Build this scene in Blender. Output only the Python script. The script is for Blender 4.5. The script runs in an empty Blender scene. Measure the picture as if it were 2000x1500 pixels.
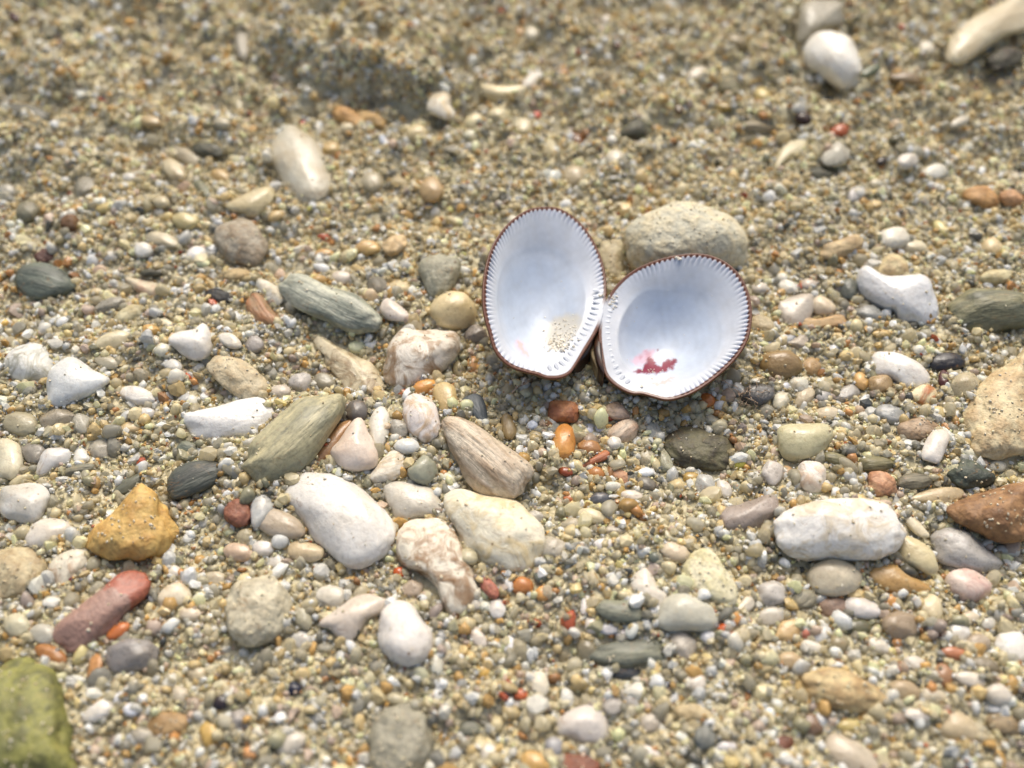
import bpy, math, random
import numpy as np

# ------------------------------------------------------------------ camera, sky, sun, exposure
MM = 0.001
SC = bpy.context.scene
COL = SC.collection
PITCH = math.radians(52.0)          # camera looks this far below the horizon
DIST = 0.140                        # metres from lens to the middle of the view on the sand
HFOV = math.radians(55.0)
CAM = np.array([0.0, -DIST * math.cos(PITCH), DIST * math.sin(PITCH)])
cam_data = bpy.data.cameras.new('camera')
cam = bpy.data.objects.new('camera', cam_data)
COL.objects.link(cam)
cam.location = CAM
cam.rotation_euler = (math.pi / 2 - PITCH, 0, 0)
cam_data.sensor_width = 36.0
cam_data.angle = HFOV
cam_data.clip_start = 0.002
cam_data.clip_end = 200.0
cam_data.dof.use_dof = True
cam_data.dof.focus_distance = 0.133
cam_data.dof.aperture_fstop = 11.5
cam_data.dof.aperture_blades = 7
SC.camera = cam

SUN_EL, SUN_AZ = math.radians(50), math.radians(6)     # light from beyond the shell, a little to one side
w = bpy.data.worlds.new('World')
SC.world = w
w.use_nodes = True
wn = w.node_tree.nodes
sky = wn.new('ShaderNodeTexSky')
sky.sky_type = 'NISHITA'
sky.sun_disc = False
sky.sun_elevation = SUN_EL
sky.sun_rotation = SUN_AZ
sky.dust_density = 6.0
sky.ozone_density = 0.6
wn['Background'].inputs[1].default_value = 0.125
w.node_tree.links.new(sky.outputs[0], wn['Background'].inputs[0])
sun_d = bpy.data.lights.new('sun', 'SUN')
sun_d.energy = 1.35
sun_d.angle = math.radians(20)
sun_d.color = (1.0, 0.985, 0.92)
sun = bpy.data.objects.new('sun', sun_d)
COL.objects.link(sun)
sun.rotation_euler = (math.pi / 2 - SUN_EL, 0, math.pi - SUN_AZ)
vs = SC.view_settings
vs.view_transform = 'Standard'
vs.look = 'None'
vs.exposure = 0.46
vs.gamma = 1.0
vs.use_curve_mapping = False
SC.cycles.max_bounces = 6
SC.cycles.use_denoising = True

# ------------------------------------------------------------------ measuring helpers
F_PX = 1000.0 / math.tan(HFOV / 2)                     # photograph is 2000 x 1500
RT = np.array([1.0, 0, 0])
FW = np.array([0, math.cos(PITCH), -math.sin(PITCH)])
UP = np.array([0, math.sin(PITCH), math.cos(PITCH)])

def ray(px, py):
    d = FW + RT * (px - 1000) / F_PX - UP * (py - 750) / F_PX
    return d / np.linalg.norm(d)

def at(px, py, z=0.0):
    d = ray(px, py)
    return CAM + d * (z - CAM[2]) / d[2]

def on_plane(px, py, p0, n):
    d = ray(px, py)
    return CAM + d * np.dot(p0 - CAM, n) / np.dot(d, n)

def proj(P):
    P = np.atleast_2d(P) - CAM
    z = P @ FW
    return np.stack([1000 + F_PX * (P @ RT) / z, 750 - F_PX * (P @ UP) / z], 1)

def jac(P):
    e = 1e-5
    return np.stack([(proj(P + e * a)[0] - proj(P - e * a)[0]) / (2 * e) for a in np.eye(3)], 1)

def lin(c):
    c = np.asarray(c, float) / 255.0
    return np.where(c <= 0.04045, c / 12.92, ((c + 0.055) / 1.055) ** 2.4)

def sines(P, wl, seed, n=10):
    """smooth noise of about -1..1 with features wl across"""
    r = np.random.default_rng(seed)
    out = np.zeros(len(P))
    for _ in range(n):
        k = r.normal(size=P.shape[1])
        k *= r.uniform(0.6, 1.5) / np.linalg.norm(k)
        out += np.sin(P @ k * (2 * math.pi / wl) + r.uniform(0, 6.283))
    return out / math.sqrt(n / 2) / 1.6

def smooth01(x):
    x = np.clip(x, 0, 1)
    return x * x * (3 - 2 * x)

def closed_spline(pts, n):
    """closed Catmull-Rom through pts, n samples"""
    P = np.asarray(pts, float)
    m = len(P)
    t = np.arange(n) * m / n
    i = t.astype(int)
    f = (t - i)[:, None]
    a, b, c, d = P[(i - 1) % m], P[i % m], P[(i + 1) % m], P[(i + 2) % m]
    return 0.5 * (2 * b + (c - a) * f + (2 * a - 5 * b + 4 * c - d) * f ** 2 + (3 * b - a - 3 * c + d) * f ** 3)

def mesh_from(name, V, Fc, smooth=True):
    V = np.asarray(V, np.float32)
    Fc = np.asarray(Fc, np.int32)
    me = bpy.data.meshes.new(name)
    k = Fc.shape[1]
    me.vertices.add(len(V))
    me.vertices.foreach_set('co', V.ravel())
    me.loops.add(Fc.size)
    me.loops.foreach_set('vertex_index', Fc.ravel())
    me.polygons.add(len(Fc))
    me.polygons.foreach_set('loop_start', np.arange(0, Fc.size, k, dtype=np.int32))
    me.polygons.foreach_set('use_smooth', np.full(len(Fc), smooth))
    me.update(calc_edges=True)
    return me

def vcol(me, name, C):
    C = np.asarray(C, np.float32)
    if C.shape[1] == 3:
        C = np.concatenate([C, np.ones((len(C), 1), np.float32)], 1)
    a = me.attributes.new(name, 'FLOAT_COLOR', 'POINT')
    a.data.foreach_set('color', C.ravel())

def link(name, me, mat=None, parent=None):
    o = bpy.data.objects.new(name, me)
    COL.objects.link(o)
    if mat is not None and me is not None and not me.materials:
        me.materials.append(mat)
    if parent is not None:
        o.parent = parent
    return o

def ico(sub):
    """icosphere as numpy arrays"""
    g = (1 + 5 ** 0.5) / 2
    V = [(-1, g, 0), (1, g, 0), (-1, -g, 0), (1, -g, 0), (0, -1, g), (0, 1, g), (0, -1, -g), (0, 1, -g), (g, 0, -1), (g, 0, 1), (-g, 0, -1), (-g, 0, 1)]
    Fc = [(0, 11, 5), (0, 5, 1), (0, 1, 7), (0, 7, 10), (0, 10, 11), (1, 5, 9), (5, 11, 4), (11, 10, 2), (10, 7, 6), (7, 1, 8),
          (3, 9, 4), (3, 4, 2), (3, 2, 6), (3, 6, 8), (3, 8, 9), (4, 9, 5), (2, 4, 11), (6, 2, 10), (8, 6, 7), (9, 8, 1)]
    V = [np.array(v, float) / np.linalg.norm(v) for v in V]
    for _ in range(sub):
        mid = {}
        def m(a, b):
            k = (min(a, b), max(a, b))
            if k not in mid:
                v = V[a] + V[b]
                V.append(v / np.linalg.norm(v))
                mid[k] = len(V) - 1
            return mid[k]
        nf = []
        for a, b, c in Fc:
            ab, bc, ca = m(a, b), m(b, c), m(c, a)
            nf += [(a, ab, ca), (b, bc, ab), (c, ca, bc), (ab, bc, ca)]
        Fc = nf
    return np.array(V), np.array(Fc)

ICO = [ico(k) for k in range(5)]

# ------------------------------------------------------------------ materials
def mat_new(name):
    m = bpy.data.materials.new(name)
    m.use_nodes = True
    nt = m.node_tree
    return m, nt, nt.nodes['Principled BSDF']

def nd(nt, typ, **kw):
    n = nt.nodes.new(typ)
    for k, v in kw.items():
        if k.startswith('i_'):
            n.inputs[int(k[2:]) if k[2:].isdigit() else k[2:]].default_value = v
        else:
            setattr(n, k, v)
    return n

def ramp(nt, src, stops):
    r = nt.nodes.new('ShaderNodeValToRGB')
    el = r.color_ramp.elements
    while len(el) < len(stops):
        el.new(0.5)
    for e_, (p_, c_) in zip(el, stops):
        e_.position = p_
        e_.color = (c_, c_, c_, 1) if isinstance(c_, (int, float)) else (*c_, 1)
    nt.links.new(src, r.inputs[0])
    return r.outputs[0]

def mixc(nt, fac, a, b, mode='MIX'):
    m = nt.nodes.new('ShaderNodeMix')
    m.data_type = 'RGBA'
    m.blend_type = mode
    for sock, v in ((m.inputs[0], fac), (m.inputs[6], a), (m.inputs[7], b)):
        if isinstance(v, (int, float)):
            sock.default_value = v
        elif isinstance(v, tuple):
            sock.default_value = (*v, 1)
        else:
            nt.links.new(v, sock)
    return m.outputs[2]

def stone_material(kind):
    """one material per kind of stone; each stone brings its own two tints"""
    m, nt, bs = mat_new('stone_' + kind)
    L = nt.links.new
    oi = nd(nt, 'ShaderNodeObjectInfo')
    tint = nd(nt, 'ShaderNodeAttribute', attribute_type='OBJECT', attribute_name='tint')
    tc = nd(nt, 'ShaderNodeTexCoord')
    off = nd(nt, 'ShaderNodeVectorMath', operation='MULTIPLY_ADD')
    cmb = nd(nt, 'ShaderNodeCombineXYZ')
    mul = nd(nt, 'ShaderNodeMath', operation='MULTIPLY', i_1=37.0)
    L(oi.outputs['Random'], mul.inputs[0])
    for k in range(3):
        L(mul.outputs[0], cmb.inputs[k])
    sc = {'schist': (90, 520, 520), 'streak': (110, 700, 500)}.get(kind, (210, 210, 210))
    off.inputs[1].default_value = sc
    L(tc.outputs['Object'], off.inputs[0])
    L(cmb.outputs[0], off.inputs[2])
    co = off.outputs[0]
    fine = nd(nt, 'ShaderNodeVectorMath', operation='MULTIPLY_ADD')
    fine.inputs[1].default_value = (1000, 1000, 1000)
    L(tc.outputs['Object'], fine.inputs[0])
    L(cmb.outputs[0], fine.inputs[2])
    fo = fine.outputs[0]
    n1 = nd(nt, 'ShaderNodeTexNoise', i_2=1.0, i_3=4.0, i_4=0.6)
    L(co, n1.inputs[0])
    n2 = nd(nt, 'ShaderNodeTexNoise', i_2=1.6, i_3=3.0, i_4=0.6)
    L(fo, n2.inputs[0])
    n3 = nd(nt, 'ShaderNodeTexNoise', i_2=0.55, i_3=3.0, i_4=0.55)
    L(fo, n3.inputs[0])
    c1, c2 = oi.outputs['Color'], tint.outputs['Color']
    bump_src, bump_h, rough = n2.outputs[0], 0.05, 0.42
    if kind == 'smooth':
        f = ramp(nt, n1.outputs[0], [(0.36, 0.0), (0.68, 0.8)])
        bump_h, rough = 0.022, 0.33
    elif kind == 'vein':
        wob = nd(nt, 'ShaderNodeTexNoise', i_2=1.3, i_3=6.0, i_4=0.65)
        wob.inputs['Distortion'].default_value = 1.2
        L(co, wob.inputs[0])
        f = ramp(nt, wob.outputs[0], [(0.47, 0.0), (0.57, 0.75), (0.66, 1.0)])
        bump_src, bump_h = wob.outputs[0], 0.12
    elif kind in ('schist', 'streak'):
        f = ramp(nt, n1.outputs[0], [(0.36, 0.0), (0.64, 1.0)])
        bump_src, bump_h, rough = n1.outputs[0], 0.22, 0.55
    elif kind == 'rough':
        f = ramp(nt, n3.outputs[0], [(0.40, 0.0), (0.62, 1.0)])
        bump_src, bump_h, rough = n3.outputs[0], 0.20, 0.6
    elif kind == 'end':
        sep = nd(nt, 'ShaderNodeSeparateXYZ')
        L(tc.outputs['Object'], sep.inputs[0])
        add = nd(nt, 'ShaderNodeMath', operation='MULTIPLY_ADD', i_1=160.0)
        L(sep.outputs[0], add.inputs[0])
        L(n3.outputs[0], add.inputs[2])
        f = ramp(nt, add.outputs[0], [(0.93, 0.06), (1.0, 0.95)])
        bump_h, rough = 0.06, 0.5
    else:                                            # quartz
        f = ramp(nt, n1.outputs[0], [(0.40, 0.0), (0.70, 0.5)])
        bump_h, rough = 0.03, 0.30
    col = mixc(nt, f, c1, c2)
    # tan silt clinging in irregular patches
    silt = nd(nt, 'ShaderNodeTexNoise', i_2=0.8, i_3=6.0, i_4=0.72)
    silt.inputs['Distortion'].default_value = 0.6
    L(fo, silt.inputs[0])
    sf = ramp(nt, silt.outputs[0], [(0.58, 0.0), (0.70, 0.40)])
    col = mixc(nt, sf, col, mixc(nt, 0.65, col, tuple(lin((176, 148, 102)))))
    # fine mineral mottling and a few dark specks
    lo_, hi_ = {'smooth': (0.84, 1.06), 'quartz': (0.88, 1.05), 'vein': (0.78, 1.08)}.get(kind, (0.62, 1.16))
    mot = ramp(nt, n2.outputs[0], [(0.30, lo_), (0.50, 1.0), (0.72, hi_)])
    # a few hair-thin rusty seams
    seam = nd(nt, 'ShaderNodeTexNoise', i_2=0.16, i_3=4.0, i_4=0.6)
    seam.inputs['Distortion'].default_value = 0.8
    L(fo, seam.inputs[0])
    line = ramp(nt, seam.outputs[0], [(0.500, 0.0), (0.507, 0.6), (0.514, 0.0)])
    lf = nd(nt, 'ShaderNodeMath', operation='MULTIPLY')
    L(line, lf.inputs[0])
    L(ramp(nt, n3.outputs[0], [(0.45, 0.0), (0.6, 1.0)]), lf.inputs[1])
    col = mixc(nt, lf.outputs[0], col, tuple(lin((150, 112, 68))))
    col = mixc(nt, 0.75, col, mot, 'MULTIPLY')
    vor = nd(nt, 'ShaderNodeTexVoronoi', i_2=0.55)
    L(fo, vor.inputs['Vector'])
    spk = ramp(nt, vor.outputs['Distance'], [(0.075, 1.0), (0.13, 0.0)])
    gate = nd(nt, 'ShaderNodeMath', operation='GREATER_THAN', i_1=0.82)
    L(vor.outputs['Color'], gate.inputs[0])
    spf = nd(nt, 'ShaderNodeMath', operation='MULTIPLY')
    L(spk, spf.inputs[0])
    L(gate.outputs[0], spf.inputs[1])
    col = mixc(nt, spf.outputs[0], col, tuple(lin((112, 80, 46))))
    L(col, bs.inputs['Base Color'])
    rr = nd(nt, 'ShaderNodeMath', operation='MULTIPLY_ADD', i_1=0.35, i_2=rough - 0.17)
    L(n2.outputs[0], rr.inputs[0])
    L(rr.outputs[0], bs.inputs['Roughness'])
    b = nd(nt, 'ShaderNodeBump')
    b.inputs['Strength'].default_value = 0.8
    b.inputs['Distance'].default_value = bump_h * 0.004
    L(bump_src, b.inputs['Height'])
    b2 = nd(nt, 'ShaderNodeBump')
    b2.inputs['Strength'].default_value = 0.5
    b2.inputs['Distance'].default_value = 0.00007
    L(n2.outputs[0], b2.inputs['Height'])
    L(b.outputs[0], b2.inputs['Normal'])
    L(b2.outputs[0], bs.inputs['Normal'])
    bs.inputs['Coat Weight'].default_value = {'rough': 0.0, 'schist': 0.12, 'streak': 0.1}.get(kind, 0.15)
    bs.inputs['Coat Roughness'].default_value = 0.22
    if kind == 'quartz':
        bs.inputs['Transmission Weight'].default_value = 0.18
        bs.inputs['IOR'].default_value = 1.40
        bs.inputs['Subsurface Weight'].default_value = 0.6
        bs.inputs['Subsurface Radius'].default_value = (1, 0.95, 0.85)
        bs.inputs['Subsurface Scale'].default_value = 0.0015
    elif kind in ('smooth', 'vein'):
        bs.inputs['Subsurface Weight'].default_value = 0.45
        bs.inputs['Subsurface Radius'].default_value = (1, 0.9, 0.75)
        bs.inputs['Subsurface Scale'].default_value = 0.0010
    return m

KINDS = {'s': 'smooth', 'v': 'vein', 'h': 'schist', 'k': 'streak', 'r': 'rough', 'q': 'quartz', 'n': 'end'}
STONE = {k: stone_material(v) for k, v in KINDS.items()}

def sand_material():
    m, nt, bs = mat_new('sand_grain')
    L = nt.links.new
    at_ = nd(nt, 'ShaderNodeAttribute', attribute_name='tone')
    tc = nd(nt, 'ShaderNodeTexCoord')
    n = nd(nt, 'ShaderNodeTexNoise', i_2=2600.0, i_3=3.0, i_4=0.6)
    L(tc.outputs['Object'], n.inputs[0])
    f = ramp(nt, n.outputs[0], [(0.3, 0.72), (0.5, 1.0), (0.7, 1.12)])
    L(mixc(nt, 0.8, at_.outputs['Color'], f, 'MULTIPLY'), bs.inputs['Base Color'])
    bs.inputs['Roughness'].default_value = 0.24
    bs.inputs['Specular IOR Level'].default_value = 0.5
    b = nd(nt, 'ShaderNodeBump')
    b.inputs['Strength'].default_value = 0.5
    b.inputs['Distance'].default_value = 0.0001
    L(n.outputs[0], b.inputs['Height'])
    L(b.outputs[0], bs.inputs['Normal'])
    tr = nd(nt, 'ShaderNodeBsdfTranslucent')
    L(at_.outputs['Color'], tr.inputs[0])
    mx = nd(nt, 'ShaderNodeMixShader')
    L(at_.outputs['Alpha'], mx.inputs[0])            # clear quartz grains let light through
    L(bs.outputs[0], mx.inputs[1])
    L(tr.outputs[0], mx.inputs[2])
    L(mx.outputs[0], nt.nodes['Material Output'].inputs[0])
    return m

SAND = sand_material()

def ground_material():
    m, nt, bs = mat_new('packed_sand')
    L = nt.links.new
    tc = nd(nt, 'ShaderNodeTexCoord')
    n = nd(nt, 'ShaderNodeTexNoise', i_2=900.0, i_3=5.0, i_4=0.7)
    L(tc.outputs['Object'], n.inputs[0])
    v = nd(nt, 'ShaderNodeTexVoronoi', i_2=1100.0)
    L(tc.outputs['Object'], v.inputs['Vector'])
    c = ramp(nt, n.outputs[0], [(0.3, tuple(lin((162, 152, 118)))), (0.5, tuple(lin((198, 187, 150)))), (0.7, tuple(lin((220, 212, 182))))])
    L(c, bs.inputs['Base Color'])
    bs.inputs['Roughness'].default_value = 0.6
    b = nd(nt, 'ShaderNodeBump')
    b.inputs['Strength'].default_value = 1.0
    b.inputs['Distance'].default_value = 0.0005
    b.invert = True
    L(v.outputs['Distance'], b.inputs['Height'])
    L(b.outputs[0], bs.inputs['Normal'])
    return m
# ------------------------------------------------------------------ the pebbles: where each lies, its outline, tints and label
TILE = {'A': (0, 0, .35), 'B': (650, 0, .35), 'C': (1300, 0, .35), 'D': (0, 480, 1 / 3), 'E': (350, 480, 1 / 3), 'F': (850, 700, 1 / 3),
        'G': (1400, 480, 1 / 3), 'H': (0, 950, .3667), 'I': (500, 880, .3133), 'J': (900, 1000, 1 / 3), 'K': (1400, 950, .3667),
        'S': (900, 380, .3), 'Z': (0, 0, 1)}
PEBBLES = []

def _add(t, k, c, P, c2, hr, up, L, m):
    ox, oy, s = TILE[t]
    PEBBLES.append(dict(k=k, c=c, c2=c2, P=np.asarray(P, float) * s + (ox, oy), hr=hr, up=up, L=L, m=m))

def p(t, k, c, xy, L=None, m=None, c2=None, hr=0.62, up=0.0):
    """a pebble given by points round its outline"""
    _add(t, k, c, np.array(xy, float).reshape(-1, 2), c2, hr, up, L, m)

def e(t, k, c, cx, cy, a, b, ang=0, L=None, m=None, c2=None, hr=0.66, up=0.0):
    """a pebble given by centre, half length, half width and turn"""
    th = np.linspace(0, 2 * math.pi, 12, endpoint=False)
    r = math.radians(ang)
    x, y = a * np.cos(th), b * np.sin(th)
    _add(t, k, c, np.stack([cx + x * math.cos(r) - y * math.sin(r), cy + x * math.sin(r) + y * math.cos(r)], 1), c2, hr, up, L, m)

# --- the large ones, described one by one
p('S', 'r', (190, 186, 164), [1090,300,1110,220,1170,150,1260,80,1360,30,1420,20,1560,60,1680,110,1790,160,1860,220,1885,310,1860,390,1790,470,1600,520,1400,560,1180,500,1120,440,1085,370],
  'large lumpy grey-buff stone dusted with sand, close behind the rounder valve', 'lumpy grey-buff stone', (206, 192, 156), hr=.75)
p('A', 's', (194, 189, 170), [1600,695,1700,745,1780,820,1825,930,1850,1030,1800,1110,1720,1135,1620,1080,1560,980,1510,880,1520,790],
  'smooth grey-cream oval pebble beside a small tan wedge-shaped one', 'grey-cream oval pebble', (170, 150, 112))
p('A', 's', (204, 188, 145), [1270,1150,1350,1090,1440,1050,1520,1035,1535,1090,1500,1170,1440,1220,1350,1205], 'tan wedge-shaped pebble pointing away from the grey-cream oval one', 'tan wedge pebble')
p('A', 'r', (160, 150, 130), [1180,1320,1260,1240,1400,1230,1470,1310,1490,1400,1430,1490,1330,1480,1230,1420], 'rough grey-brown rounded stone next to a small pure white pebble', 'rough grey-brown stone', (135, 118, 92))
p('B', 's', (214, 190, 132), [835,470,950,480,1060,480,1080,520,1040,580,950,595,880,570,840,520], 'flat cream-yellow pebble half covered by loose sand', 'flat cream-yellow pebble', (226, 214, 180), hr=.8, up=1.0)
e('B', 'q', (214, 208, 192), 1105, 452, 78, 34, -38, 'pale translucent splinter leaning on the flat cream-yellow pebble')
p('B', 'v', (228, 218, 195), [530,560,560,510,620,500,655,540,660,590,690,640,640,670,570,640,525,610], 'knobbly off-white pebble below the dark sand ledge', 'knobbly off-white pebble', (196, 170, 120))
p('B', 'r', (84, 84, 60), [1600,730,1640,680,1720,660,1780,710,1770,760,1690,790,1610,770], 'dark mossy brown-green lump lying in loose sand', 'dark mossy lump', (58, 56, 40))
p('C', 's', (236, 233, 222), [770,300,790,240,850,190,930,175,1010,200,1060,260,1090,340,1090,420,1050,480,980,500,910,460,850,410,790,370],
  'bright white egg-shaped pebble with a few dark specks', 'white egg-shaped pebble', (222, 214, 196), hr=.85)
p('C', 'q', (172, 166, 146), [750,40,830,0,1000,0,1000,60,960,140,850,190,760,230,740,150], 'blurry translucent grey stone behind the white egg-shaped pebble')
p('C', 's', (198, 184, 150), [1590,320,1600,215,1700,110,1850,30,2040,-60,2040,140,1890,210,1775,285,1660,350], 'long pale buff stone above a dark hollow', 'long pale buff stone', (180, 160, 120), up=2)
e('C', 'r', (84, 82, 60), 1880, 330, 120, 60, -20, 'dark olive stone in the hollow under the long pale buff stone', None, (60, 50, 32))
p('C', 's', (199, 188, 150), [610,910,640,840,700,790,790,785,790,830,720,870,650,920,615,960], 'pale tilted chip of stone standing in the sand near a frosted grey lump', 'pale tilted chip')
p('C', 'q', (193, 188, 172), [880,870,930,800,990,790,1030,840,1010,900,960,930,890,920], 'frosted grey quartz lump beside the pale tilted chip')
e('C', 's', (226, 223, 208), 1275, 1330, 90, 65, -10, 'white rounded pebble touching a flatter cream one', 'white rounded pebble')
e('C', 's', (218, 208, 175), 1375, 1380, 85, 45, 5, 'flatter cream pebble touching the white rounded one')
p('C', 'r', (194, 168, 120), [870,1370,960,1340,1080,1310,1110,1350,1060,1400,960,1440,880,1430], 'rough tan slab of cemented sand', 'rough tan slab', (168, 140, 96))
p('D', 'h', (100, 110, 95), [85,180,160,110,270,100,370,140,450,220,400,280,300,310,180,320,110,260], 'dark grey-green slate pebble with fine banding', 'dark slate pebble', (72, 80, 70))
p('D', 'v', (206, 190, 158), [720,180,830,195,940,225,1020,290,980,320,880,310,800,270,750,230], 'white and pink banded pebble under a thin dark splinter', 'pink banded pebble', (186, 150, 120))
p('D', 's', (229, 227, 223), [975,550,1040,500,1130,490,1190,450,1240,520,1240,620,1190,665,1120,670,1050,620], 'clean bright white angular pebble with a notch', 'bright white angular pebble')
p('D', 'v', (208, 210, 206), [20,690,60,610,160,575,260,590,320,660,300,760,240,835,150,820,60,770], 'white pebble with a dark pit in its middle', 'white pitted pebble', (150, 148, 130))
p('D', 's', (217, 223, 226), [265,850,275,760,330,690,400,645,470,660,540,720,640,780,600,840,520,890,400,935,300,940], 'bluish-white fan-shaped pebble against the white pitted one', 'bluish-white fan-shaped pebble', (206, 206, 200))
p('D', 'r', (196, 180, 146), [1210,690,1260,650,1350,640,1450,690,1530,760,1560,830,1520,880,1420,890,1330,840,1240,760], 'speckled beige oval pebble above the white bar-shaped one', 'speckled beige oval pebble', (176, 156, 118))
p('D', 's', (227, 227, 227), [1080,990,1180,960,1320,925,1430,895,1520,885,1590,930,1615,1000,1580,1080,1500,1120,1380,1130,1250,1150,1150,1140,1100,1080], 'long white bar-shaped pebble with brown dots', 'white bar-shaped pebble', (214, 212, 206))
p('D', 's', (217, 210, 180), [-20,1130,60,1130,120,1180,135,1280,100,1360,30,1370,-20,1350], 'cream blunt pebble above a wide grey-white one', 'cream blunt pebble')
p('D', 's', (207, 207, 206), [210,1330,240,1220,300,1180,400,1185,410,1270,330,1310,250,1350], 'grey-white wedge pebble beside a white triangular chip')
p('D', 's', (218, 217, 208), [430,1280,440,1180,480,1180,530,1240,500,1270], 'white triangular chip beside the grey-white wedge pebble')
p('D', 'h', (80, 85, 75), [980,1410,1020,1320,1100,1270,1220,1240,1320,1250,1360,1290,1310,1370,1220,1430,1100,1480,1000,1490], 'dark green-black stone beside the olive streaked stone', 'dark green-black stone', (56, 60, 54))
p('D', 's', (207, 207, 202), [0,1480,20,1420,120,1395,240,1400,290,1450,290,1500,250,1590,180,1640,50,1600,0,1560], 'wide grey-white pebble near the cream blunt one', 'wide grey-white pebble')
e('D', 'r', (40, 40, 38), 1270, 300, 90, 50, 5, 'jagged black stone with pale chips on top', 'jagged black stone', (24, 24, 24))
p('D', 'h', (124, 110, 76), [1440,320,1480,275,1540,290,1590,370,1640,430,1590,470,1500,450,1450,390], 'brown and green pebble with an orange top', 'brown-green pebble', (176, 112, 64))
p('D', 'v', (210, 204, 186), [1495,190,1560,200,1640,250,1670,320,1620,345,1560,310,1510,250], 'cream-white pebble wedged between grey-green and brown stones', None, (186, 172, 140))
p('E', 'h', (182, 184, 164), [600,240,640,180,690,150,780,180,900,240,1040,280,1130,350,1185,420,1180,480,1100,510,980,500,860,440,740,390,650,330],
  'long grey-green striped stone with a dark flank', 'long grey-green striped stone', (112, 120, 106), hr=.75)
p('E', 's', (217, 207, 198), [1170,370,1210,310,1270,330,1345,400,1310,445,1220,430], 'pinkish-white triangular pebble at the tip of the long grey-green stone')
p('E', 'r', (156, 154, 132), [1395,130,1430,70,1540,50,1630,90,1640,190,1590,270,1500,310,1440,250], 'blocky grey-green stone above a round cream pebble', 'blocky grey-green stone', (130, 128, 106))
p('E', 's', (219, 199, 150), [1465,380,1500,310,1580,270,1670,275,1730,340,1740,430,1690,490,1590,500,1510,470], 'round cream-yellow pebble close to the narrower valve', 'round cream-yellow pebble', (204, 178, 126), hr=.8)
p('E', 'v', (228, 218, 200), [1210,640,1240,560,1310,480,1400,490,1530,500,1620,500,1655,550,1640,620,1560,720,1450,790,1330,840,1240,830,1200,760],
  'white stone marbled with brown, one brown end', 'white stone marbled with brown', (150, 114, 70), hr=.75)
p('E', 'v', (206, 190, 156), [780,530,840,530,950,590,1060,650,1140,690,1190,790,1215,880,1190,930,1110,945,1000,900,940,800,860,700,840,640,790,590],
  'long beige stone blotched with brown pits', 'long blotched beige stone', (142, 116, 76), hr=.75)
e('E', 's', (218, 152, 66), 1440, 825, 75, 45, -20, 'small glossy orange oval pebble under the marbled white stone', 'glossy orange pebble', (196, 124, 48))
p('E', 's', (207, 177, 118), [1490,840,1540,795,1610,820,1630,900,1620,970,1550,990,1500,920], 'tan blocky pebble touching the small glossy orange one')
p('E', 'v', (224, 214, 208), [1310,940,1340,880,1410,865,1490,895,1530,980,1530,1080,1490,1145,1420,1140,1340,1070,1310,1000], 'rosy white pebble with a tan smear on its shoulder', 'rosy white pebble', (202, 168, 130), hr=.75)
p('E', 'h', (88, 98, 103), [1650,940,1690,870,1760,880,1800,960,1800,1060,1720,1020], 'blue-grey slate chip behind the streaked beige stone', None, (66, 74, 80))
p('F', 'k', (212, 196, 172), [30,380,80,335,180,345,280,400,380,470,500,560,570,620,590,680,540,740,460,800,380,810,260,780,180,700,110,580,60,480],
  'long beige stone with fine lengthwise streaks', 'streaked beige stone', (164, 138, 108), hr=.7)
p('E', 'h', (188, 178, 134), [410,1240,430,1150,520,1050,620,970,720,890,860,870,950,880,975,940,950,1020,880,1110,800,1220,740,1300,650,1360,540,1390,430,1360,360,1300],
  'large olive-green streaked stone leaning on the white ones', 'olive streaked stone', (136, 134, 106), hr=.75, up=1.2)
p('E', 's', (222, 207, 193), [890,1200,950,1120,1020,1020,1070,1010,1110,1090,1165,1210,1150,1290,1050,1320,960,1310,910,1250], 'pink-white shield-shaped pebble with two orange dots', 'pink-white shield pebble', (208, 180, 158), hr=.7, up=.6)
p('E', 's', (168, 124, 78), [870,1120,950,1030,1030,1010,960,1120,900,1220,800,1290,800,1220], 'brown pebble tucked between the olive and pink-white stones')
p('E', 's', (224, 220, 208), [1110,1040,1150,950,1190,935,1230,990,1235,1080,1200,1180,1150,1190,1120,1120], 'upright white pointed pebble behind the pink-white shield pebble', None, (204, 196, 176), hr=.8)
e('E', 's', (216, 221, 223), 1330, 1175, 75, 52, 0, 'small bluish-white oval pebble below the rosy white one')
p('E', 'v', (217, 208, 188), [1110,1370,1160,1280,1240,1200,1300,1210,1330,1300,1270,1370,1180,1390], 'rough white crumbly fragment above the big white stone', None, (190, 168, 132))
p('E', 's', (154, 156, 134), [1335,1320,1370,1270,1440,1225,1500,1270,1510,1340,1450,1400,1370,1380], 'grey-green pointed pebble next to the streaked beige stone', 'grey-green pointed pebble', (138, 138, 118), hr=.8)
p('I', 's', (227, 224, 218), [170,260,210,190,310,130,450,125,590,160,700,240,790,350,850,460,850,560,800,640,720,690,630,715,530,690,430,610,340,540,280,430,190,330],
  'biggest smooth white oval stone, under the olive one', 'big smooth white oval stone', (208, 200, 186), hr=.6)
p('I', 's', (204, 198, 184), [780,220,850,190,960,200,1090,230,1150,290,1180,370,1130,420,1000,420,920,450,870,430,820,330], 'flat greyish-white stone wedged between two large white stones', None, (186, 176, 156))
p('I', 'v', (230, 222, 194), [1180,330,1210,270,1290,240,1400,260,1530,280,1640,320,1730,400,1790,500,1790,600,1740,700,1660,760,1540,765,1420,730,1360,660,1290,600,1250,480,1190,400],
  'large creamy white stone with faint tan stains', 'large creamy white stone', (214, 190, 142), hr=.7, up=.6)
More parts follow.
